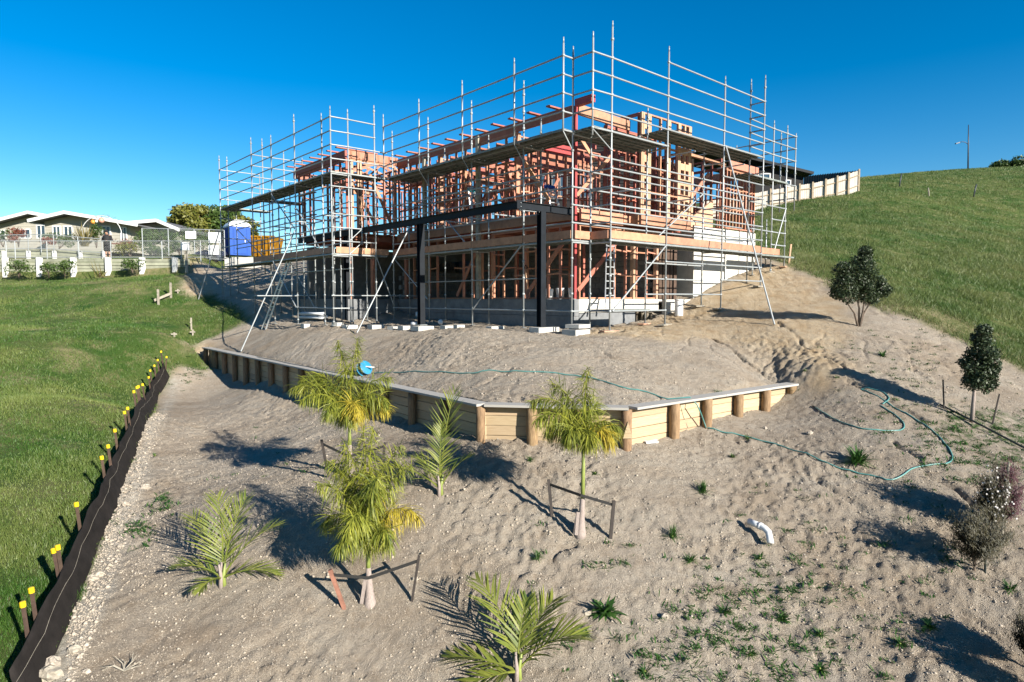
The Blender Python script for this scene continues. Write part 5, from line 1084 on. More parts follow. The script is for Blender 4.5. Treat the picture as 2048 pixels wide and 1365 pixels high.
# ladders
def ladder(label, A, B, wdir, w, n, cat='ladder'):
    t = thing('ladder', label, cat, A); A = Vector(A); B = Vector(B); wd = Vector(wdir).normalized() * w / 2
    for s in (-1, 1): MB().bar(A + wd * s, B + wd * s * .85, .03, .06).build('stile', M['alum'], t)
    for i in range(n): f = (i + .7) / n; MB().bar(A.lerp(B, f) - wd * .9, A.lerp(B, f) + wd * .9, .03, .03).build('rung', M['alum'], t)
    return t
ladder('aluminium ladder leaning up to the lower deck on the right side', W(14.9, 12.6, zk(-10) + .08), W(15.5, 13.1, 1.7), UX, .42, 9)
ladder('ladder leaning in the shade under the left wing deck', W(10.1, 27.9, h1(*W(10.1, 27.9).xy) + .0), W(10.9, 27.0, 1.6), VX, .45, 8)
def stepladder(label, c, h, sp, capmat):
    t = thing('step_ladder', label, 'step ladder', c); c = Vector(c)
    for s in (-1, 1):
        for e in (-1, 1): MB().bar(c + UX * s * .25 + VX * e * sp, c + UX * s * .14 + VX * e * .06 + Vector((0, 0, h)), .035, .06).build('leg', M['alum'], t)
    for i in range(5):
        f = (i + .8) / 5.5; MB().bar(c + UX * .24 * (1 - .4 * f) + VX * sp * -(1 - f * .85) + Vector((0, 0, h * f)), c - UX * .24 * (1 - .4 * f) + VX * sp * -(1 - f * .85) + Vector((0, 0, h * f)), .09, .025).build('tread', M['alum'], t)
    MB().box(c + Vector((0, 0, h + .04)), (.34, .2, .10), YAW).build('top_cap', M[capmat], t)
stepladder('aluminium step ladder with a turquoise top on the upper floor', W(14.7, 19.2, FZ - .05), 1.35, .42, 'cyan'); stepladder('step ladder with a blue top near the portal corner on the upper floor', W(15.0, 15.3, FZ - .05), 1.0, .35, 'blue')
sp_ = thing('spade', 'spade with a dark handle leaning against the basement studs', 'spade', W(14.0, 15.3, 0)); MB().tube([W(14.0, 15.3, .25), W(14.12, 15.5, 1.0)], .018, 8).build('shaft', M['pale'], sp_, True); MB().bar(W(13.98, 15.27, .02), W(14.0, 15.31, .3), .17, .012).build('blade', M['redstake'], sp_); MB().tube([W(14.12, 15.42, 1.0), W(14.13, 15.5, 1.1), W(14.12, 15.58, 1.0), W(14.12, 15.42, 1.0)], .016, 6).build('grip', M['strap'], sp_)
for i, (u, v, lab) in enumerate(((14.6, 14.4, 'white paint pail near the corner in the basement'), (14.7, 13.95, 'white pail second from the red corner post in the basement'), (15.3, 15.6, 'white pail deeper inside the basement'))):
    w = W(u, v, 0); b = thing('pail', lab, 'pail', w, 'white pails on the basement slab'); MB().lathe((w.x, w.y, -.02), ((.11, 0), (.14, .34), (.145, .36)), 14).build('body', M['plastic'], b, True); MB().tube([(w.x - .14, w.y, .3), (w.x, w.y - .02, .2), (w.x + .14, w.y, .3)], .006, 5).build('bail', M['strap'], b)
m = MB()
for i in range(5): m.tube([W(11.0 + .1 * (i % 3), 24.0, -.75 + .1 * (i // 3) + .02 * i), W(11.0 + .1 * (i % 3), 26.2, -.78 + .1 * (i // 3) + .02 * i)], .05, 10)
tag(m.build('pipe_bundle', M['plastic'], None, True), 'bundle of white plastic pipes on the ground under the left wing', 'pipes')
for i, (u, v, L, h) in enumerate(((15.2, 14.6, 1.6, .35), (15.9, 15.3, 1.2, .5), (16.4, 16.6, 1.4, .3))):
    t = thing('timber_stack', ('stack of timber offcuts near the corner of the upper floor', 'second stack of boards behind the corner on the upper floor', 'low stack of boards deep on the upper floor')[i], 'timber stack', W(u, v, FZ - .05), 'stacks of boards on the upper floor')
    for k in range(int(h / .06)):
        dv = random.uniform(-.06, .06); beam('board', M['weather'] if k % 2 else M['pale'], t, W(u + dv, v, FZ - .02 + k * .06), W(u + L + dv, v + random.uniform(-.05, .05), FZ - .02 + k * .06), .25, .05)
# ------------------------------------------------------------------ neighbour's wall, fences and garden (left background)
WB = 38.2      # distance of the neighbour's retaining wall
def bp(px, py, D=WB): return P(px, py, D)
nw = thing('boundary_wall', 'greenish timber retaining wall with white concrete posts below the neighbouring gardens', 'retaining wall', bp(150, 555))
ztop = bp(150, 518).z
xe = [bp(x, 530).x for x in (-150, -55, 14, 82, 150, 219, 287, 352, 380)]
for i, x in enumerate(xe[:-1]):
    zb = h1(x, WB - .3) - .2
    MB().box((x, WB - .12, (ztop + zb) / 2 + .03), (.26, .2, ztop - zb + .06)).build('post', M['white'], nw)
    x2 = xe[i + 1]; k = 0
    while ztop - k * .2 > min(h1(x, WB - .3), h1(x2, WB - .3)) - .1 and k < 9:
        zc = ztop - .1 - k * .2; beam('board', M['greenboard'], nw, (x + .02, WB + random.uniform(-.012, .012), zc), (x2 - .02, WB + random.uniform(-.012, .012), zc), .05, .172); k += 1
def mesh_fence(label, pts, h, posts, rail_low=True, wire=True, mat='galv', r=.024, name='wire_fence'):
    """pipe posts and rails with diamond wire between; pts are base points"""
    t = thing(name, label, 'fence', pts[0])
    for a, b in zip(pts, pts[1:]):
        a = Vector(a); b = Vector(b); up = Vector((0, 0, h))
        tube('top_rail', M[mat], t, a + up, b + up, r)
        if rail_low: tube('bottom_rail', M[mat], t, a + Vector((0, 0, .06)), b + Vector((0, 0, .06)), r)
        n = posts
        for i in range(n): q = a.lerp(b, i / n); tube('post', M[mat], t, q - Vector((0, 0, .2)), q + up, r * 1.15)
        if wire:
            L = (b - a).length; d = (b - a) / L; m = MB(); s = -h; w = .0035
            while s < L:
                for sg in (1, -1):
                    s0, s1 = s, s + h; z0, z1 = (0, h) if sg > 0 else (h, 0); f0 = max(0, -s0 / h); f1 = min(1, (L - s0) / h)
                    if f1 > f0:
                        p0 = a + d * (s0 + h * f0) + Vector((0, 0, z0 + (z1 - z0) * f0)); p1 = a + d * (s0 + h * f1) + Vector((0, 0, z0 + (z1 - z0) * f1)); m.bar(p0, p1, w, w * 1.4)
                s += .13
            m.build('wire_mesh', M['galv'], t)
    tube('post', M[mat], t, Vector(pts[-1]) - Vector((0, 0, .2)), Vector(pts[-1]) + Vector((0, 0, h)), r * 1.15); return t
FD = WB + .12
def fb(px, py, D): return P(px, py, D)
mesh_fence('white pipe fence along the top of the boundary retaining wall', [fb(-40, 517, FD), fb(31, 517, FD), fb(286, 517, FD), fb(440, 517, FD)], 1.02, 4)
mesh_fence('second pipe fence on the low inner wall behind the person', [fb(-60, 502, 44), fb(57, 499, 44), fb(108, 500, 44), fb(205, 508, 44)], 1.0, 2)
mesh_fence('taller temporary mesh fence with signs beside the portable toilet', [fb(286, 517, 40), fb(390, 519, 40), fb(450, 521, 40)], 1.85, 2)
iw = thing('garden_wall', 'low inner timber wall with short white posts behind the pipe fence', 'wall', fb(60, 516, 44.1))
for x0, x1 in ((-60, 8), (8, 57), (57, 109), (109, 161), (161, 208)):
    y0, y1 = (500, 503) if x0 > 100 else (498, 500)
    for k in range(3):
        a = fb(x0, y0, 44.3); b = fb(x1, y1, 44.3); beam('board', M['greenboard'], iw, a + Vector((0, 0, -.1 - .2 * k)), b + Vector((0, 0, -.1 - .2 * k)), .05, .185)
    q = fb(x1, 510, 44.15); MB().box((q.x, q.y, q.z), (.2, .16, .55)).build('post', M['white'], iw)
# person in black, holding a controller at waist height
def person():
    fx = P(216, 517, 39.6); gz = h1(fx.x, fx.y); gz = max(gz, P(216, 519, 39.6).z); base = Vector((fx.x, fx.y, gz)); K = 1.78
    t = thing('person', 'person in black cap, top and shorts standing behind the pipe fence looking down', 'person', base)
    J = {}; vs = []; rad = []; es = []
    def jt(n, x, y, z, r, par=None):
        J[n] = len(vs); vs.append((x * K, y * K, z * K)); rad.append(r * K)
        if par: es.append((J[par], J[n]))
    jt('pelvis', 0, 0, .53, .085); jt('belly', 0, -.01, .62, .085, 'pelvis'); jt('chest', 0, -.01, .74, .09, 'belly'); jt('neck', 0, -.015, .845, .035, 'chest'); jt('head0', 0, -.035, .885, .052, 'neck'); jt('head1', 0, -.05, .945, .055, 'head0'); jt('nose', 0, -.115, .905, .012, 'head0')
    for s, n in ((-1, 'l'), (1, 'r')):
        jt('hip' + n, s * .05, 0, .5, .06, 'pelvis'); jt('knee' + n, s * .055, -.01, .285, .036, 'hip' + n); jt('ank' + n, s * .058, .01, .045, .022, 'knee' + n); jt('toe' + n, s * .07, -.10, .018, .022, 'ank' + n)
        jt('sh' + n, s * .105, 0, .80, .042, 'chest'); jt('elb' + n, s * .15, .0, .64, .03, 'sh' + n); jt('wr' + n, s * .06, -.13, .615, .018, 'elb' + n); jt('palm' + n, s * .042, -.155, .617, .018, 'wr' + n)
        for k in range(4): jt('f%d%s' % (k, n), s * (.028 - .003 * k), -.175 - .006 * (1 - abs(k - 1.5) / 2), .628 - .010 * k, .0058, 'palm' + n); jt('g%d%s' % (k, n), s * (.012 - .002 * k), -.180, .624 - .010 * k, .005, 'f%d%s' % (k, n))
        jt('th' + n, s * .04, -.168, .638, .007, 'palm' + n); jt('tt' + n, s * .025, -.18, .642, .006, 'th' + n)
    me = bpy.data.meshes.new('body'); me.from_pydata(vs, es, []); me.materials.append(M['skin']); o = bpy.data.objects.new('body', me); link(o); o.parent = t
    sk = o.modifiers.new('skin', 'SKIN'); me.skin_vertices
    for i, sv in enumerate(me.skin_vertices[0].data): sv.radius = (rad[i], rad[i]); sv.use_root = (i == 0)
    ss = o.modifiers.new('subsurf', 'SUBSURF'); ss.levels = 2; ss.render_levels = 2
    b = base
    def tb(pts, rs, name, mat, n=14): MB().tube([b + Vector(p) * K for p in pts], [r * K for r in rs], n).build(name, M[mat], t, True)
    m = MB(); m.tube([b + Vector(p) * K for p in ((0, 0, .47), (0, -.005, .55), (0, -.01, .66), (0, -.01, .76), (0, 0, .82), (0, -.01, .85))], [r * K for r in (.118, .118, .115, .125, .095, .05)], 16)
    for s in (-1, 1): m.tube([b + Vector(p) * K for p in ((s * .09, 0, .80), (s * .155, 0, .64), (s * .075, -.115, .618))], [.058 * K, .045 * K, .03 * K], 12)
    m.build('jacket', M['blackcloth'], t, True)
    m = MB()
    for s in (-1, 1): m.tube([b + Vector(p) * K for p in ((s * .045, 0, .53), (s * .055, 0, .42), (s * .058, -.005, .27))], [.08 * K, .075 * K, .06 * K], 12)
    m.build('shorts', M['blackcloth'], t, True)
    m = MB(); m.tube([b + Vector(p) * K for p in ((0, -.045, .93), (0, -.05, .97), (0, -.05, .995), (0, -.05, 1.005))], [.066 * K, .064 * K, .045 * K, .01 * K], 14); m.bar(b + Vector((0, -.09, .94)) * K, b + Vector((0, -.17, .925)) * K, .1 * K, .012); m.build('cap', M['blackcloth'], t, True)
    for s in (-1, 1): tb([(s * .058, .03, .02), (s * .06, -.03, .025), (s * .07, -.12, .018)], [.03, .032, .02], 'shoe', 'strap', 10)
    m = MB().box(b + Vector((0, -.19, .625)) * K, (.2, .09, .05)); m.build('controller', M['strap']); tag(bpy.data.objects['controller'], 'small dark remote controller held by the person in black', 'controller')
    t.rotation_euler = (0, 0, 0)
person()
# ------------------------------------------------------------------ neighbouring houses
def gable_house(name, label, px0, px1, peak, eave_l, eave_r, D, base_y, wins, wall='weatherboard', roofm='roofgrey', depth=9, fascia='white', over=1.0):
    """house whose gable end faces the viewer: peak/eave points measured on the picture"""
    pk, el, er = P(*peak, D), P(*eave_l, D), P(*eave_r, D); zb = P(px0, base_y, D).z; x0, x1 = P(px0, base_y, D).x, P(px1, base_y, D).x
    t = thing(name, label, 'house', ((x0 + x1) / 2, D, zb)); yb = D + depth; yo = D - over
    def zr(x): return el.z + (pk.z - el.z) * (x - el.x) / (pk.x - el.x) if x < pk.x else er.z + (pk.z - er.z) * (er.x - x) / (er.x - pk.x)
    e = .12
    V = [(x0, D, zb), (x1, D, zb), (x1, D, zr(x1) - e), (pk.x, D, pk.z - e), (x0, D, zr(x0) - e)]; V += [(a, yb, c) for a, _, c in V]
    raw('wall', V, [(0, 1, 2, 3, 4), (9, 8, 7, 6, 5), (0, 5, 6, 1), (1, 6, 7, 2), (0, 4, 9, 5)], M[wall], t)
    k = zb + .25
    m = MB()
    while k < max(zr(x0), zr(x1)) - .2: m.box(((x0 + x1) / 2, D - .012, k), (x1 - x0, .02, .018)); k += .22
    m.build('cladding_lines', M[wall], t)
    th = .10; V = []
    for y in (yo, yb + over):
        V += [(el.x, y, el.z - th), (el.x, y, el.z), (pk.x, y, pk.z), (er.x, y, er.z), (er.x, y, er.z - th), (pk.x, y, pk.z - th)]
    rf = raw('roof', V, [(1, 2, 8, 7), (2, 3, 9, 8), (0, 6, 11, 5), (5, 11, 10, 4), (0, 1, 7, 6), (3, 4, 10, 9), (6, 7, 8, 11), (11, 8, 9, 10), (0, 5, 2, 1), (5, 4, 3, 2)], M[roofm], t)
    for a, b in ((el, pk), (pk, er)):
        MB().bar((a.x, yo - .03, a.z - .05), (b.x, yo - .03, b.z - .05), .05, .26).build('bargeboard', M[fascia], rf)
    for (wx0, wx1, wy0, wy1) in wins:
        a, b = P(wx0, wy1, D), P(wx1, wy0, D); c = ((a.x + b.x) / 2, D - .02, (a.z + b.z) / 2); W_, H_ = b.x - a.x, b.z - a.z
        f = MB(); fw = .09
        for dx in (-1, 0, 1): f.box((c[0] + dx * (W_ / 2 - fw / 2), D - .035, c[2]), (fw if dx else fw * .7, .07, H_))
        for dz in (-1, 1): f.box((c[0], D - .036, c[2] + dz * (H_ / 2 - fw / 2)), (W_, .072, fw))
        wn = f.build('window', M['white'], t); MB().box((c[0], D - .012, c[2]), (W_ - fw, .02, H_ - fw)).build('pane', M['glass'], wn)
    return t
gable_house('bungalow', 'beige bungalow with wide white gable roof at the far left', -60, 118, (73, 427), (-70, 464), (150, 441), 56, 505, [(-8, 12, 460, 482), (40, 62, 458, 478), (74, 92, 450, 478)])
gable_house('bungalow', 'beige bungalow with white gable roof behind the person and garden arch', 92, 262, (146, 427), (74, 444), (290, 452), 52, 505, [(106, 122, 452, 480), (128, 146, 452, 480), (205, 222, 452, 478), (242, 254, 454, 484)])
gable_house('bungalow', 'white roofed bungalow half hidden by the hedge', 268, 362, (326, 443), (255, 449), (372, 462), 54, 510, [(272, 284, 456, 482), (296, 306, 458, 482)])
# garden arch with floats
at_ = thing('garden_arch', 'thin metal garden arch with hanging coloured floats', 'garden arch', P(203, 500, 46))
for k, dd in enumerate((0, .5)):
    pts = [P(164 + 78 * f, 0, 46) for f in ()]; c = P(203, 470, 46 + dd); rx, rz = 1.45, 1.35
    MB().tube([Vector((c.x - rx * math.cos(a), c.y, c.z + rz * math.sin(a))) for a in np.linspace(-.55, math.pi + .55, 22)], .02, 6).build('hoop', M['white'], at_, True)
m = MB(); c = P(203, 470, 46)
for i in range(60):
    a = random.uniform(.2, 2.9); q = Vector((c.x - 1.45 * math.cos(a), c.y + random.uniform(0, .5), c.z + 1.37 * math.sin(a))); m.tube([q, q + Vector((random.gauss(0, .15), random.gauss(0, .1), random.gauss(.03, .1)))], .008, 4)
m.build('bare_vine', M['bark'], at_)
for px, py, rr, mt, lab in ((186, 444, .16, 'orange', 'orange float hanging in the garden arch'), (193, 443, .10, 'white', 'small white float hanging in the garden arch'), (203, 441, .2, 'pinkfloat', 'pink float hanging in the garden arch')):
    q = P(px, py, 46.2); ft = thing('float', lab, 'float', q, 'floats hung in the garden arch'); MB().lathe((q.x, q.y, q.z - rr), ((rr * .2, 0), (rr * .8, rr * .35), (rr, rr), (rr * .75, rr * 1.6), (rr * .25, rr * 2)), 14).build('ball', M[mt], ft, True); MB().tube([q + Vector((0, 0, rr)), q + Vector((0, 0, .35))], .008, 4).build('string', M['strap'], ft)
# garden plants
def garden_bush(label, px, py, D, w, h, mat, n, seed, name='garden_shrub', size=.06):
    q = P(px, py, D); t = thing(name, label, 'shrub', q, 'shrubs in the neighbouring gardens'); r_ = random.Random(seed)
    cl = [(q.x + r_.uniform(-.5, .5) * w, q.y + r_.uniform(-.3, .3) * w, q.z + h * r_.uniform(.3, .8), w * r_.uniform(.25, .42), w * .35, h * r_.uniform(.2, .35)) for _ in range(7)]
    limbs(t, q, [(c[0], c[1], c[2]) for c in cl[:4]], .03, None, 'stem'); leaf_cloud(t, 'foliage', mat, cl, n, size, seed)
garden_bush('red leafed shrub against the far left bungalow', 37, 492, 47, 1.0, 1.35, M['redleaf'], 900, 1); garden_bush('bright green bushy shrub by the second bungalow', 118, 496, 48, 1.3, 1.3, M['hedge'], 1200, 2); garden_bush('green shrub at the left edge of the picture', 6, 492, 47, 1.2, 1.2, M['hedge'], 700, 3)
garden_bush('tall grey-green shrub behind the garden arch', 193, 494, 48.5, .7, 1.7, M['hedge'], 1100, 4); garden_bush('red shrub right of the person', 247, 506, 45, 1.0, 1.0, M['redleaf'], 600, 5); garden_bush('reddish low shrub on the inner wall, left of centre', 92, 497, 45.5, 1.0, .8, M['redleaf'], 500, 6)
garden_bush('big clipped hedge bush in front of the white roofed bungalow', 318, 510, 46, 2.0, 1.8, M['hedge'], 2600, 7, size=.07); garden_bush('green bush left of the signs', 360, 510, 48, 1.6, 1.6, M['hedge'], 1500, 8); garden_bush('green bush behind the signs', 405, 508, 49, 2.0, 2.2, M['hedge'], 1700, 9); garden_bush('spreading low bush behind the tall mesh fence', 300, 514, 42.5, 2.0, .9, M['hedge'], 1200, 10); garden_bush('olive bush low behind the pipe fence', 262, 512, 43, 1.4, .9, M['yellowtree'], 800, 11)
garden_bush('scrubby bush on the lawn below the boundary wall, farthest left', 38, 553, 36.8, 1.2, 1.0, M['hedge'], 700, 12); garden_bush('scrubby bush against the boundary wall, third from the left', 130, 550, 37.0, .9, .9, M['hedge'], 600, 13); garden_bush('scrubby bush at the foot of the boundary wall near its right end', 265, 543, 37.2, .9, .8, M['hedge'], 600, 14); garden_bush('scrubby bush against the boundary wall, second from the left', 98, 553, 36.9, .7, .8, M['hedge'], 450, 15)
def flax(label, px, py, D, n, h, seed):
    q = P(px, py, D); t = thing('flax_plant', label, 'flax', q); r_ = random.Random(seed); V, Fc, Rn = [], [], []
    for i in range(n):
        a = r_.uniform(0, 6.28); e = r_.uniform(.5, 1.45); d = Vector((math.cos(a) * math.cos(e), math.sin(a) * math.cos(e), math.sin(e))); leaf_strip(V, Fc, Rn, q + Vector((r_.gauss(0, .12), r_.gauss(0, .12), -.1)), d, d.cross(Vector((0, 0, 1))), h * r_.uniform(.7, 1.1), .07, .10, r_.random())
    set_rnd(raw('blades', V, Fc, M['flax'], t), Rn); limbs(t, q, [q + Vector((0, 0, .2))], .05, M['bark'], 'stump')
flax('spiky bronze flax plant left of the person', 168, 490, 46, 90, 1.7, 3)
flax('dry spiky flax leaning out below the boundary wall', 200, 552, 36.9, 14, 1.2, 9)
# background trees
def big_tree(label, px, py, D, top, w, mat, n, seed, size=.16):
    b = P(px, py, D); tz = P(px, top, D).z; hgt = tz - b.z; r_ = random.Random(seed); t = thing('background_tree', label, 'tree', b, 'trees behind the gardens'); cl = []
    for i in range(16):
        f = r_.uniform(.42, .9); ww = w * (1 - .75 * abs(f - .6)); a = r_.uniform(0, 6.28); cl.append((b.x + ww * .33 * math.cos(a), b.y + ww * .3 * math.sin(a), b.z + hgt * f, w * r_.uniform(.14, .24), w * .22, hgt * r_.uniform(.08, .15)))
    limbs(t, b, [(c[0], c[1], c[2]) for c in cl[:7]], .16); leaf_cloud(t, 'crown', mat, cl, n, size, seed)
big_tree('yellow-green rounded tree behind the mesh fence, left of the pair', 385, 515, 60, 410, 4.0, M['yellowtree'], 5200, 2); big_tree('dark green rounded tree behind the portable toilet, right of the pair', 432, 515, 62, 407, 5.2, M['hedge'], 7000, 3); big_tree('pale palm-like tree top behind the far scaffolding tower', 492, 515, 60, 428, 2.4, M['yellowtree'], 1500, 5)
# ------------------------------------------------------------------ street side behind the left wing
def signboard(label, x0, y0, x1, y1, D):
    a, b = P(x0, y1, D), P(x1, y0, D); t = thing('sign_board', label, 'sign', a, 'blank white boards on the mesh fence'); MB().box(((a.x + b.x) / 2, D, (a.z + b.z) / 2), (b.x - a.x, .012, b.z - a.z)).build('panel', M['plastic'], t)
    for dx in (.2, .8): MB().tube([(a.x + (b.x - a.x) * dx, D - .01, b.z - .04), (a.x + (b.x - a.x) * dx, D + .04, b.z - .04)], .012, 6).build('cable_tie', M['strap'], t)
signboard('wide white board high on the mesh fence, left one', 371, 463, 392, 478, 39.85); signboard('white board high on the mesh fence, nearest the portable toilet', 417, 465, 441, 486, 39.85); signboard('white board low on the mesh fence by the portable toilet', 417, 491, 437, 510, 39.85)
a = P(371, 502, 37.6); mb_ = thing('meter_box', 'white meter box on a timber post at the end of the boundary wall', 'meter box', P(371, 530, 37.6)); MB().box((a.x, a.y, P(371, 493, 37.6).z), (.42, .2, .48)).build('box', M['white'], mb_); zb = h1(a.x, a.y) - .3; MB().box((a.x, a.y + .05, (zb + a.z) / 2), (.14, .1, a.z - zb)).build('post', M['weather'], mb_)
MB().box((a.x, a.y - .105, P(371, 493, 37.6).z), (.36, .012, .42)).build('door', M['plastic'], mb_)
q = P(476, 512, 42); tl = thing('portable_toilet', 'blue portable toilet with a white domed roof behind the far scaffolding', 'portable toilet', q); rz = R(38); wdt = 1.28; hh = P(476, 455, 42).z - q.z
MB().box((q.x, q.y, q.z + hh / 2), (wdt, wdt, hh), rz).build('cabin', M['blue'], tl)
Rz = Matrix.Rotation(rz, 3, 'Z'); m = MB()
for s in (-.66, -.33, 0, .33, .66):
    for nx_, ny_ in ((0, -1), (1, 0), (-1, 0)):
        off = Vector((s * wdt / 2 * abs(ny_) + nx_ * wdt / 2, s * wdt / 2 * abs(nx_) + ny_ * wdt / 2, hh / 2)); m.box(Vector(q) + Rz @ off, (.05, .05, hh * .9), rz)
m.build('ribs', M['blue'], tl)
MB().box(Vector(q) + Rz @ Vector((0, -wdt / 2 - .02, hh * .48)), (wdt * .6, .03, hh * .86), rz).build('door', M['blue'], tl); MB().box(Vector(q) + Rz @ Vector((wdt * .22, -wdt / 2 - .045, hh * .5)), (.05, .03, .18), rz).build('handle', M['white'], tl)
m = MB(); b = len(m.v)
for k, (f, z) in enumerate(((1.08, -.02), (1.08, .06), (.9, .22), (.55, .36), (.15, .42))):
    for sx, sy in ((-1, -1), (1, -1), (1, 1), (-1, 1)): m.v.append(tuple(Vector(q) + Rz @ Vector((sx * wdt / 2 * f, sy * wdt / 2 * f, hh + z))))
for k in range(4):
    for i in range(4): m.f.append((k * 4 + i, k * 4 + (i + 1) % 4, k * 4 + 4 + (i + 1) % 4, k * 4 + 4 + i))
m.f += [(16, 17, 18, 19), (3, 2, 1, 0)]; m.build('roof', M['plastic'], tl)
q = P(540, 503, 45); sk_ = thing('skip_bin', 'yellow steel skip bin seen through the scaffolding legs', 'skip bin', q); x0, x1 = P(506, 500, 45).x, P(560, 500, 45).x; z1 = P(540, 476, 45).z; z0 = q.z - .4
V = [(x0 + .25, 44.2, z0), (x1 - .25, 44.2, z0), (x1, 44, z1), (x0, 44, z1), (x0 + .25, 45.6, z0), (x1 - .25, 45.6, z0), (x1, 45.8, z1), (x0, 45.8, z1)]
raw('body', V, [(0, 1, 2, 3), (5, 4, 7, 6), (1, 5, 6, 2), (4, 0, 3, 7), (4, 5, 1, 0)], M['skip'], sk_); MB().bar((x0, 43.98, z1), (x1, 43.98, z1), .08, .1).build('rim', M['skip'], sk_)
for f in (.2, .4, .6, .8): MB().bar((x0 + (x1 - x0) * f, 44.1, z0), (x0 + (x1 - x0) * f, 43.96, z1), .06, .06).build('rib', M['skip'], sk_)
q = P(412, 522, 39); m = MB(); tp = thing('covered_trailer', 'low trailer under a dark navy tarpaulin behind the mesh fence', 'trailer', q)
x0, x1 = P(380, 520, 40.6).x, P(446, 520, 40.6).x; z0, z1 = P(400, 522, 40.6).z, P(400, 498, 40.6).z; n = 14; V, Fc = [], []
for i in range(n + 1):
    f = i / n; x = x0 + (x1 - x0) * f; zt = z1 - .12 * abs(math.sin(f * 9)) - .25 * (f < .08) - .3 * (f > .93)
    for y, z in ((40.6, z0), (40.55, z0 + .3), (40.7, zt - .1), (41.2, zt), (41.8, zt - .1), (42, z0)): V.append((x, y + .05 * math.sin(i * 2.1), z))
for i in range(n):
    for k in range(5): Fc.append((i * 6 + k, (i + 1) * 6 + k, (i + 1) * 6 + k + 1, i * 6 + k + 1))
raw('tarpaulin', V, Fc, M['navy'], tp, True)
for x in (x0 + .5, x1 - .6): MB().tube([(x, 40.45, z0 + .1), (x, 40.62, z0 + .1)], .3, 16).build('wheel', M['strap'], tp)
kz = P(475, 517, 37.5).z; tag(MB().box((P(487, 520, 37.6).x, 37.6, kz - .25), (P(520, 520, 37.6).x - P(448, 520, 37.6).x, .25, .62)).build('concrete_kerb', M['conc']), 'short pale concrete edge wall at the top of the shaded bank', 'kerb')
# ------------------------------------------------------------------ pegs on the lawn
pf = thing('profile_frame', 'small weathered timber profile frame on the lawn near the bank', 'profile frame', G(320, 606))
a, b = G(317, 610), G(342, 596); 
for q in (a, b): MB().box((q.x, q.y, q.z + .30), (.09, .06, .95)).build('peg', M['weather'], pf)
MB().bar(a + Vector((-.18, -.05, .22)), b + Vector((.06, -.05, .24)), .03, .12).build('cross_board', M['weather'], pf)
for px, py, hh, lab in ((383, 660, .55, 'single timber peg on the lawn, tallest of the lone pegs'), (386, 672, .28, 'short timber peg with a nailed block on the lawn'), (349, 674, .18, 'low timber peg with a flat top on the lawn'), (356, 588, .25, 'small peg right of the profile frame')):
    q = G(px, py); t = thing('survey_peg', lab, 'peg', q, 'survey pegs on the lawn'); MB().box((q.x, q.y, q.z + hh / 2 - .08), (.06, .05, hh + .16), .2).build('peg', M['weather'], t); MB().box((q.x, q.y - .03, q.z + hh * .62), (.22 if hh < .3 else .07, .05, .06), .2).build('block', M['weather'], t)
# ------------------------------------------------------------------ right background: paling fence, dark house, hill posts, lamp
pfence = thing('paling_fence', 'long pale timber paling fence along the top of the green bank', 'paling fence', P(1600, 400, 62))
tops = [(1400, 402, 58), (1455, 397, 57.8), (1506, 388, 57.6), (1540, 381, 57.5), (1572, 376, 57.4), (1598, 371, 57.3), (1624, 367.5, 57.2), (1650, 361.5, 57.1), (1673, 355, 57), (1696, 348.5, 56.9), (1716, 341.5, 56.8)]
bots = [438, 433, 420, 416, 413, 408, 406, 400, 397, 388, 380]
for i in range(len(tops) - 1):
    (xa, ya, Da), (xb, yb, Db) = tops[i], tops[i + 1]; TA, TB = P(xa, ya, Da), P(xb, yb, Db); BA, BB = P(xa, bots[i], Da), P(xb, bots[i + 1], Db)
    n = max(3, round((TB - TA).length / .165))
    for k in range(n):
        f0, f1 = (k + .06) / n, (k + .94) / n; t0, t1 = TA.lerp(TB, f0), TA.lerp(TB, f1); b0, b1 = BA.lerp(BB, f0), BA.lerp(BB, f1); c = (t0 + t1 + b0 + b1) / 4; h = ((t0 + t1) - (b0 + b1)).z / 2
        beam('paling', M['paling'], pfence, (c.x, c.y, c.z - h / 2 - .1), (c.x, c.y, c.z + h / 2 + random.uniform(-.02, .02)), (t1 - t0).length, .02, roll=math.atan2((TB - TA).y, (TB - TA).x))
    for f in (.22, .75): beam('rail', M['palingpost'], pfence, BA.lerp(TA, f) + Vector((0, -.05, 0)), BB.lerp(TB, f) + Vector((0, -.05, 0)), .05, .09)
    MB().box(((TA.x + BA.x) / 2, TA.y - .1, (TA.z + BA.z) / 2), (.14, .11, TA.z - BA.z + .25)).build('post', M['palingpost'], pfence)
MB().box((TB.x + .1, TB.y, (TB.z + BB.z) / 2), (.14, .12, TB.z - BB.z + .25)).build('post', M['palingpost'], pfence)
bf = thing('black_fence', 'black boarded fence running behind the paling fence', 'fence', P(1660, 360, 70))
for i in range(22):
    f0, f1 = i / 22, (i + .94) / 22; a = P(1608 + 108 * f0, 353 - 11 * f0, 74 - 16.5 * f0); b = P(1608 + 108 * f1, 353 - 11 * f1, 74 - 16.5 * f1); c = (a + b) / 2
    beam('board', M['darkclad'], bf, (c.x, c.y, c.z - 1.7), (c.x, c.y, c.z), (b - a).length, .03, roll=math.atan2((b - a).y, (b - a).x))
dh = thing('dark_house', 'charcoal clad neighbouring house with dark gable roof behind the scaffolding', 'house', P(1300, 420, 47))
def quad(name, pts, mat, thick, par):
    pts = [Vector(p) for p in pts]; nrm = (pts[1] - pts[0]).cross(pts[-1] - pts[0]).normalized() * thick; n = len(pts); V = pts + [p + nrm for p in pts]
    return raw(name, V, [tuple(range(n)), tuple(reversed(range(n, 2 * n)))] + [(i, i + n, (i + 1) % n + n, (i + 1) % n) for i in range(n)], mat, par)
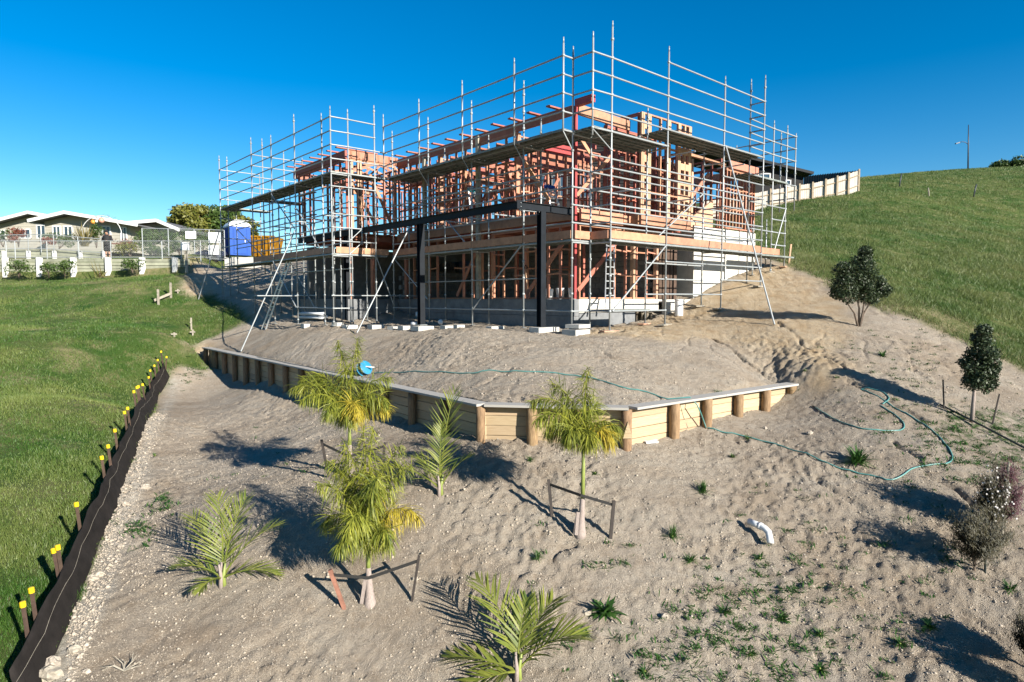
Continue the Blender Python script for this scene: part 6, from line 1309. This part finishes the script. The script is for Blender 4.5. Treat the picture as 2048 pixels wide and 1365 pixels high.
xl, xr_ = P(1010, 400, 46).x, P(1345, 400, 46).x; pkx = P(1190, 300, 46).x; zE = P(1010, 338, 46).z; zP = P(1190, 268, 46).z; zb = P(1100, 440, 46).z
quad('gable_wall', [(xl, 46, zb), (xr_, 46, zb), (xr_, 46, zE), (pkx, 46, zP - .2), (xl, 46, zE)], M['darkclad'], -.3, dh)
m = MB(); k = zE - 2.2
while k < zP - .3:
    w0 = xl + .1 if k < zE else xl + (pkx - xl) * (k - zE) / (zP - zE) + .1; w1 = xr_ - .1 if k < zE else xr_ - (xr_ - pkx) * (k - zE) / (zP - zE) - .1
    m.box(((w0 + w1) / 2, 45.97, k), (w1 - w0, .05, .05)); k += .2
m.build('weatherboards', M['darkclad'], dh)
for a, b in (((xl - .5, zE - .2), (pkx, zP)), ((pkx, zP), (xr_ + .5, zE - .2))):
    quad('roof', [(a[0], 45.3, a[1]), (b[0], 45.3, b[1]), (b[0], 58, b[1]), (a[0], 58, a[1])], M['roofdark'], .18, dh)
for wx0, wx1, wy0, wy1 in ((1082, 1098, 352, 398), (1104, 1116, 352, 398), (1120, 1134, 350, 398), (1160, 1180, 345, 395)):
    a, b = P(wx0, wy1, 45.9), P(wx1, wy0, 45.9); f = MB()
    for dx in (0, 1): f.box((a.x + (b.x - a.x) * dx, 45.9, (a.z + b.z) / 2), (.08, .1, b.z - a.z + .08))
    for dz in (0, .5, 1): f.box(((a.x + b.x) / 2, 45.9, a.z + (b.z - a.z) * dz), (b.x - a.x, .1, .07))
    wn = f.build('window', M['roofgrey'], dh); MB().box(((a.x + b.x) / 2, 45.93, (a.z + b.z) / 2), (b.x - a.x, .03, b.z - a.z)).build('pane', M['glass'], wn)
xa, xb = P(1480, 400, 64).x, P(1612, 400, 64).x; zt0, zt1 = P(1490, 318, 64).z, P(1612, 352, 64).z; zw = P(1500, 400, 64).z
d2 = thing('dark_garage', 'black garage with a sloping dark roof behind the right end of the scaffolding', 'garage', (xa, 64, zw))
quad('wall', [(xa, 64, zw), (xb - .3, 64, zw), (xb - .3, 64, zt1 - .1), (xa, 64, zt0 - .3)], M['darkclad'], -.3, d2); quad('roof', [(xa - 4, 63.2, zt0 + .9), (xb + .3, 63.2, zt1), (xb + .3, 72, zt1 + .3), (xa - 4, 72, zt0 + 1.2)], M['roofdark'], .25, d2)
for wx0, wx1, wy0, wy1 in ((1516, 1540, 348, 361), (1571, 1581, 361, 373)):
    a, b = P(wx0, wy1, 63.9), P(wx1, wy0, 63.9); f = MB()
    for dx in (0, 1): f.box((a.x + (b.x - a.x) * dx, 63.9, (a.z + b.z) / 2), (.1, .1, b.z - a.z + .1))
    for dz in (0, 1): f.box(((a.x + b.x) / 2, 63.9, a.z + (b.z - a.z) * dz), (b.x - a.x, .1, .1))
    wn = f.build('window', M['white'], d2); MB().box(((a.x + b.x) / 2, 63.93, (a.z + b.z) / 2), (b.x - a.x, .03, b.z - a.z)).build('pane', M['glass'], wn)
lb = P(1936, 352, 93); lb.z = h1(lb.x, lb.y); sl = thing('street_lamp', 'tall dark street lamp on the ridge of the green hill', 'street lamp', lb)
lt = P(1937, 250, 93); MB().tube([lb - Vector((0, 0, .5)), lb.lerp(lt, .6), lt], [.11, .085, .05], 10).build('pole', M['lamp'], sl, True)
ap = [P(1936, 289, 93), P(1931, 285, 93), P(1924, 284, 93), P(1918, 285.5, 93)]; MB().tube(ap, .045, 7).build('arm', M['lamp'], sl, True); MB().bar(P(1919, 285.5, 93), P(1911, 288, 93), .3, .14).build('lamp_head', M['lamp'], sl)
for px, py, ty, tx, D, lab in ((1798, 377, 350, 1803, 62, 'dark leaning fence post on the crest of the hill'), (1946, 399, 373, 1953, 58, 'dark leaning fence post on the hillside, right one'), (1858, 403, 386, 1856, 57, 'pale broken fence post on the hillside between the dark posts')):
    q = P(px, py, D); q.z = h1(q.x, q.y); tp_ = q + (P(tx, ty, D) - P(px, py, D)); mm = MB().tube([q - Vector((0, 0, .3)), (q + tp_) / 2, tp_], [.06, .055, .05], 7); tag(mm.build('fence_post', M['lamp'] if 'dark' in lab[:5] else M['weather'], None, True), lab, 'fence post', 'old posts on the hillside')
q = P(1577, 521, 26.6); tag(MB().bar((q.x, q.y, h1(q.x, q.y) - .2), P(1582, 489, 26.6), .06, .06).build('timber_stake', M['pale']), 'pale timber stake leaning beside the far right scaffold leg', 'stake')
garden_bush('dark scrubby bushes on the skyline at the right edge', 2014, 347, 98, 3.6, 1.9, M['hedge'], 2200, 31, 'skyline_bush', .16); garden_bush('second dark scrubby bush on the skyline cut by the right edge', 2046, 346, 97, 3.2, 2.4, M['hedge'], 1800, 32, 'skyline_bush', .16)
wv = thing('white_building', 'sliver of white building on the skyline behind the right edge bushes', 'building', P(2060, 345, 112)); a = P(2040, 345, 112); b = P(2110, 322, 112); MB().box(((a.x + b.x) / 2, 114, (a.z + b.z) / 2), (b.x - a.x, 4, b.z - a.z)).build('wall', M['white'], wv); MB().box(((a.x + b.x) / 2, 114, b.z + .1), (b.x - a.x + .6, 4.6, .2)).build('roof', M['roofgrey'], wv)
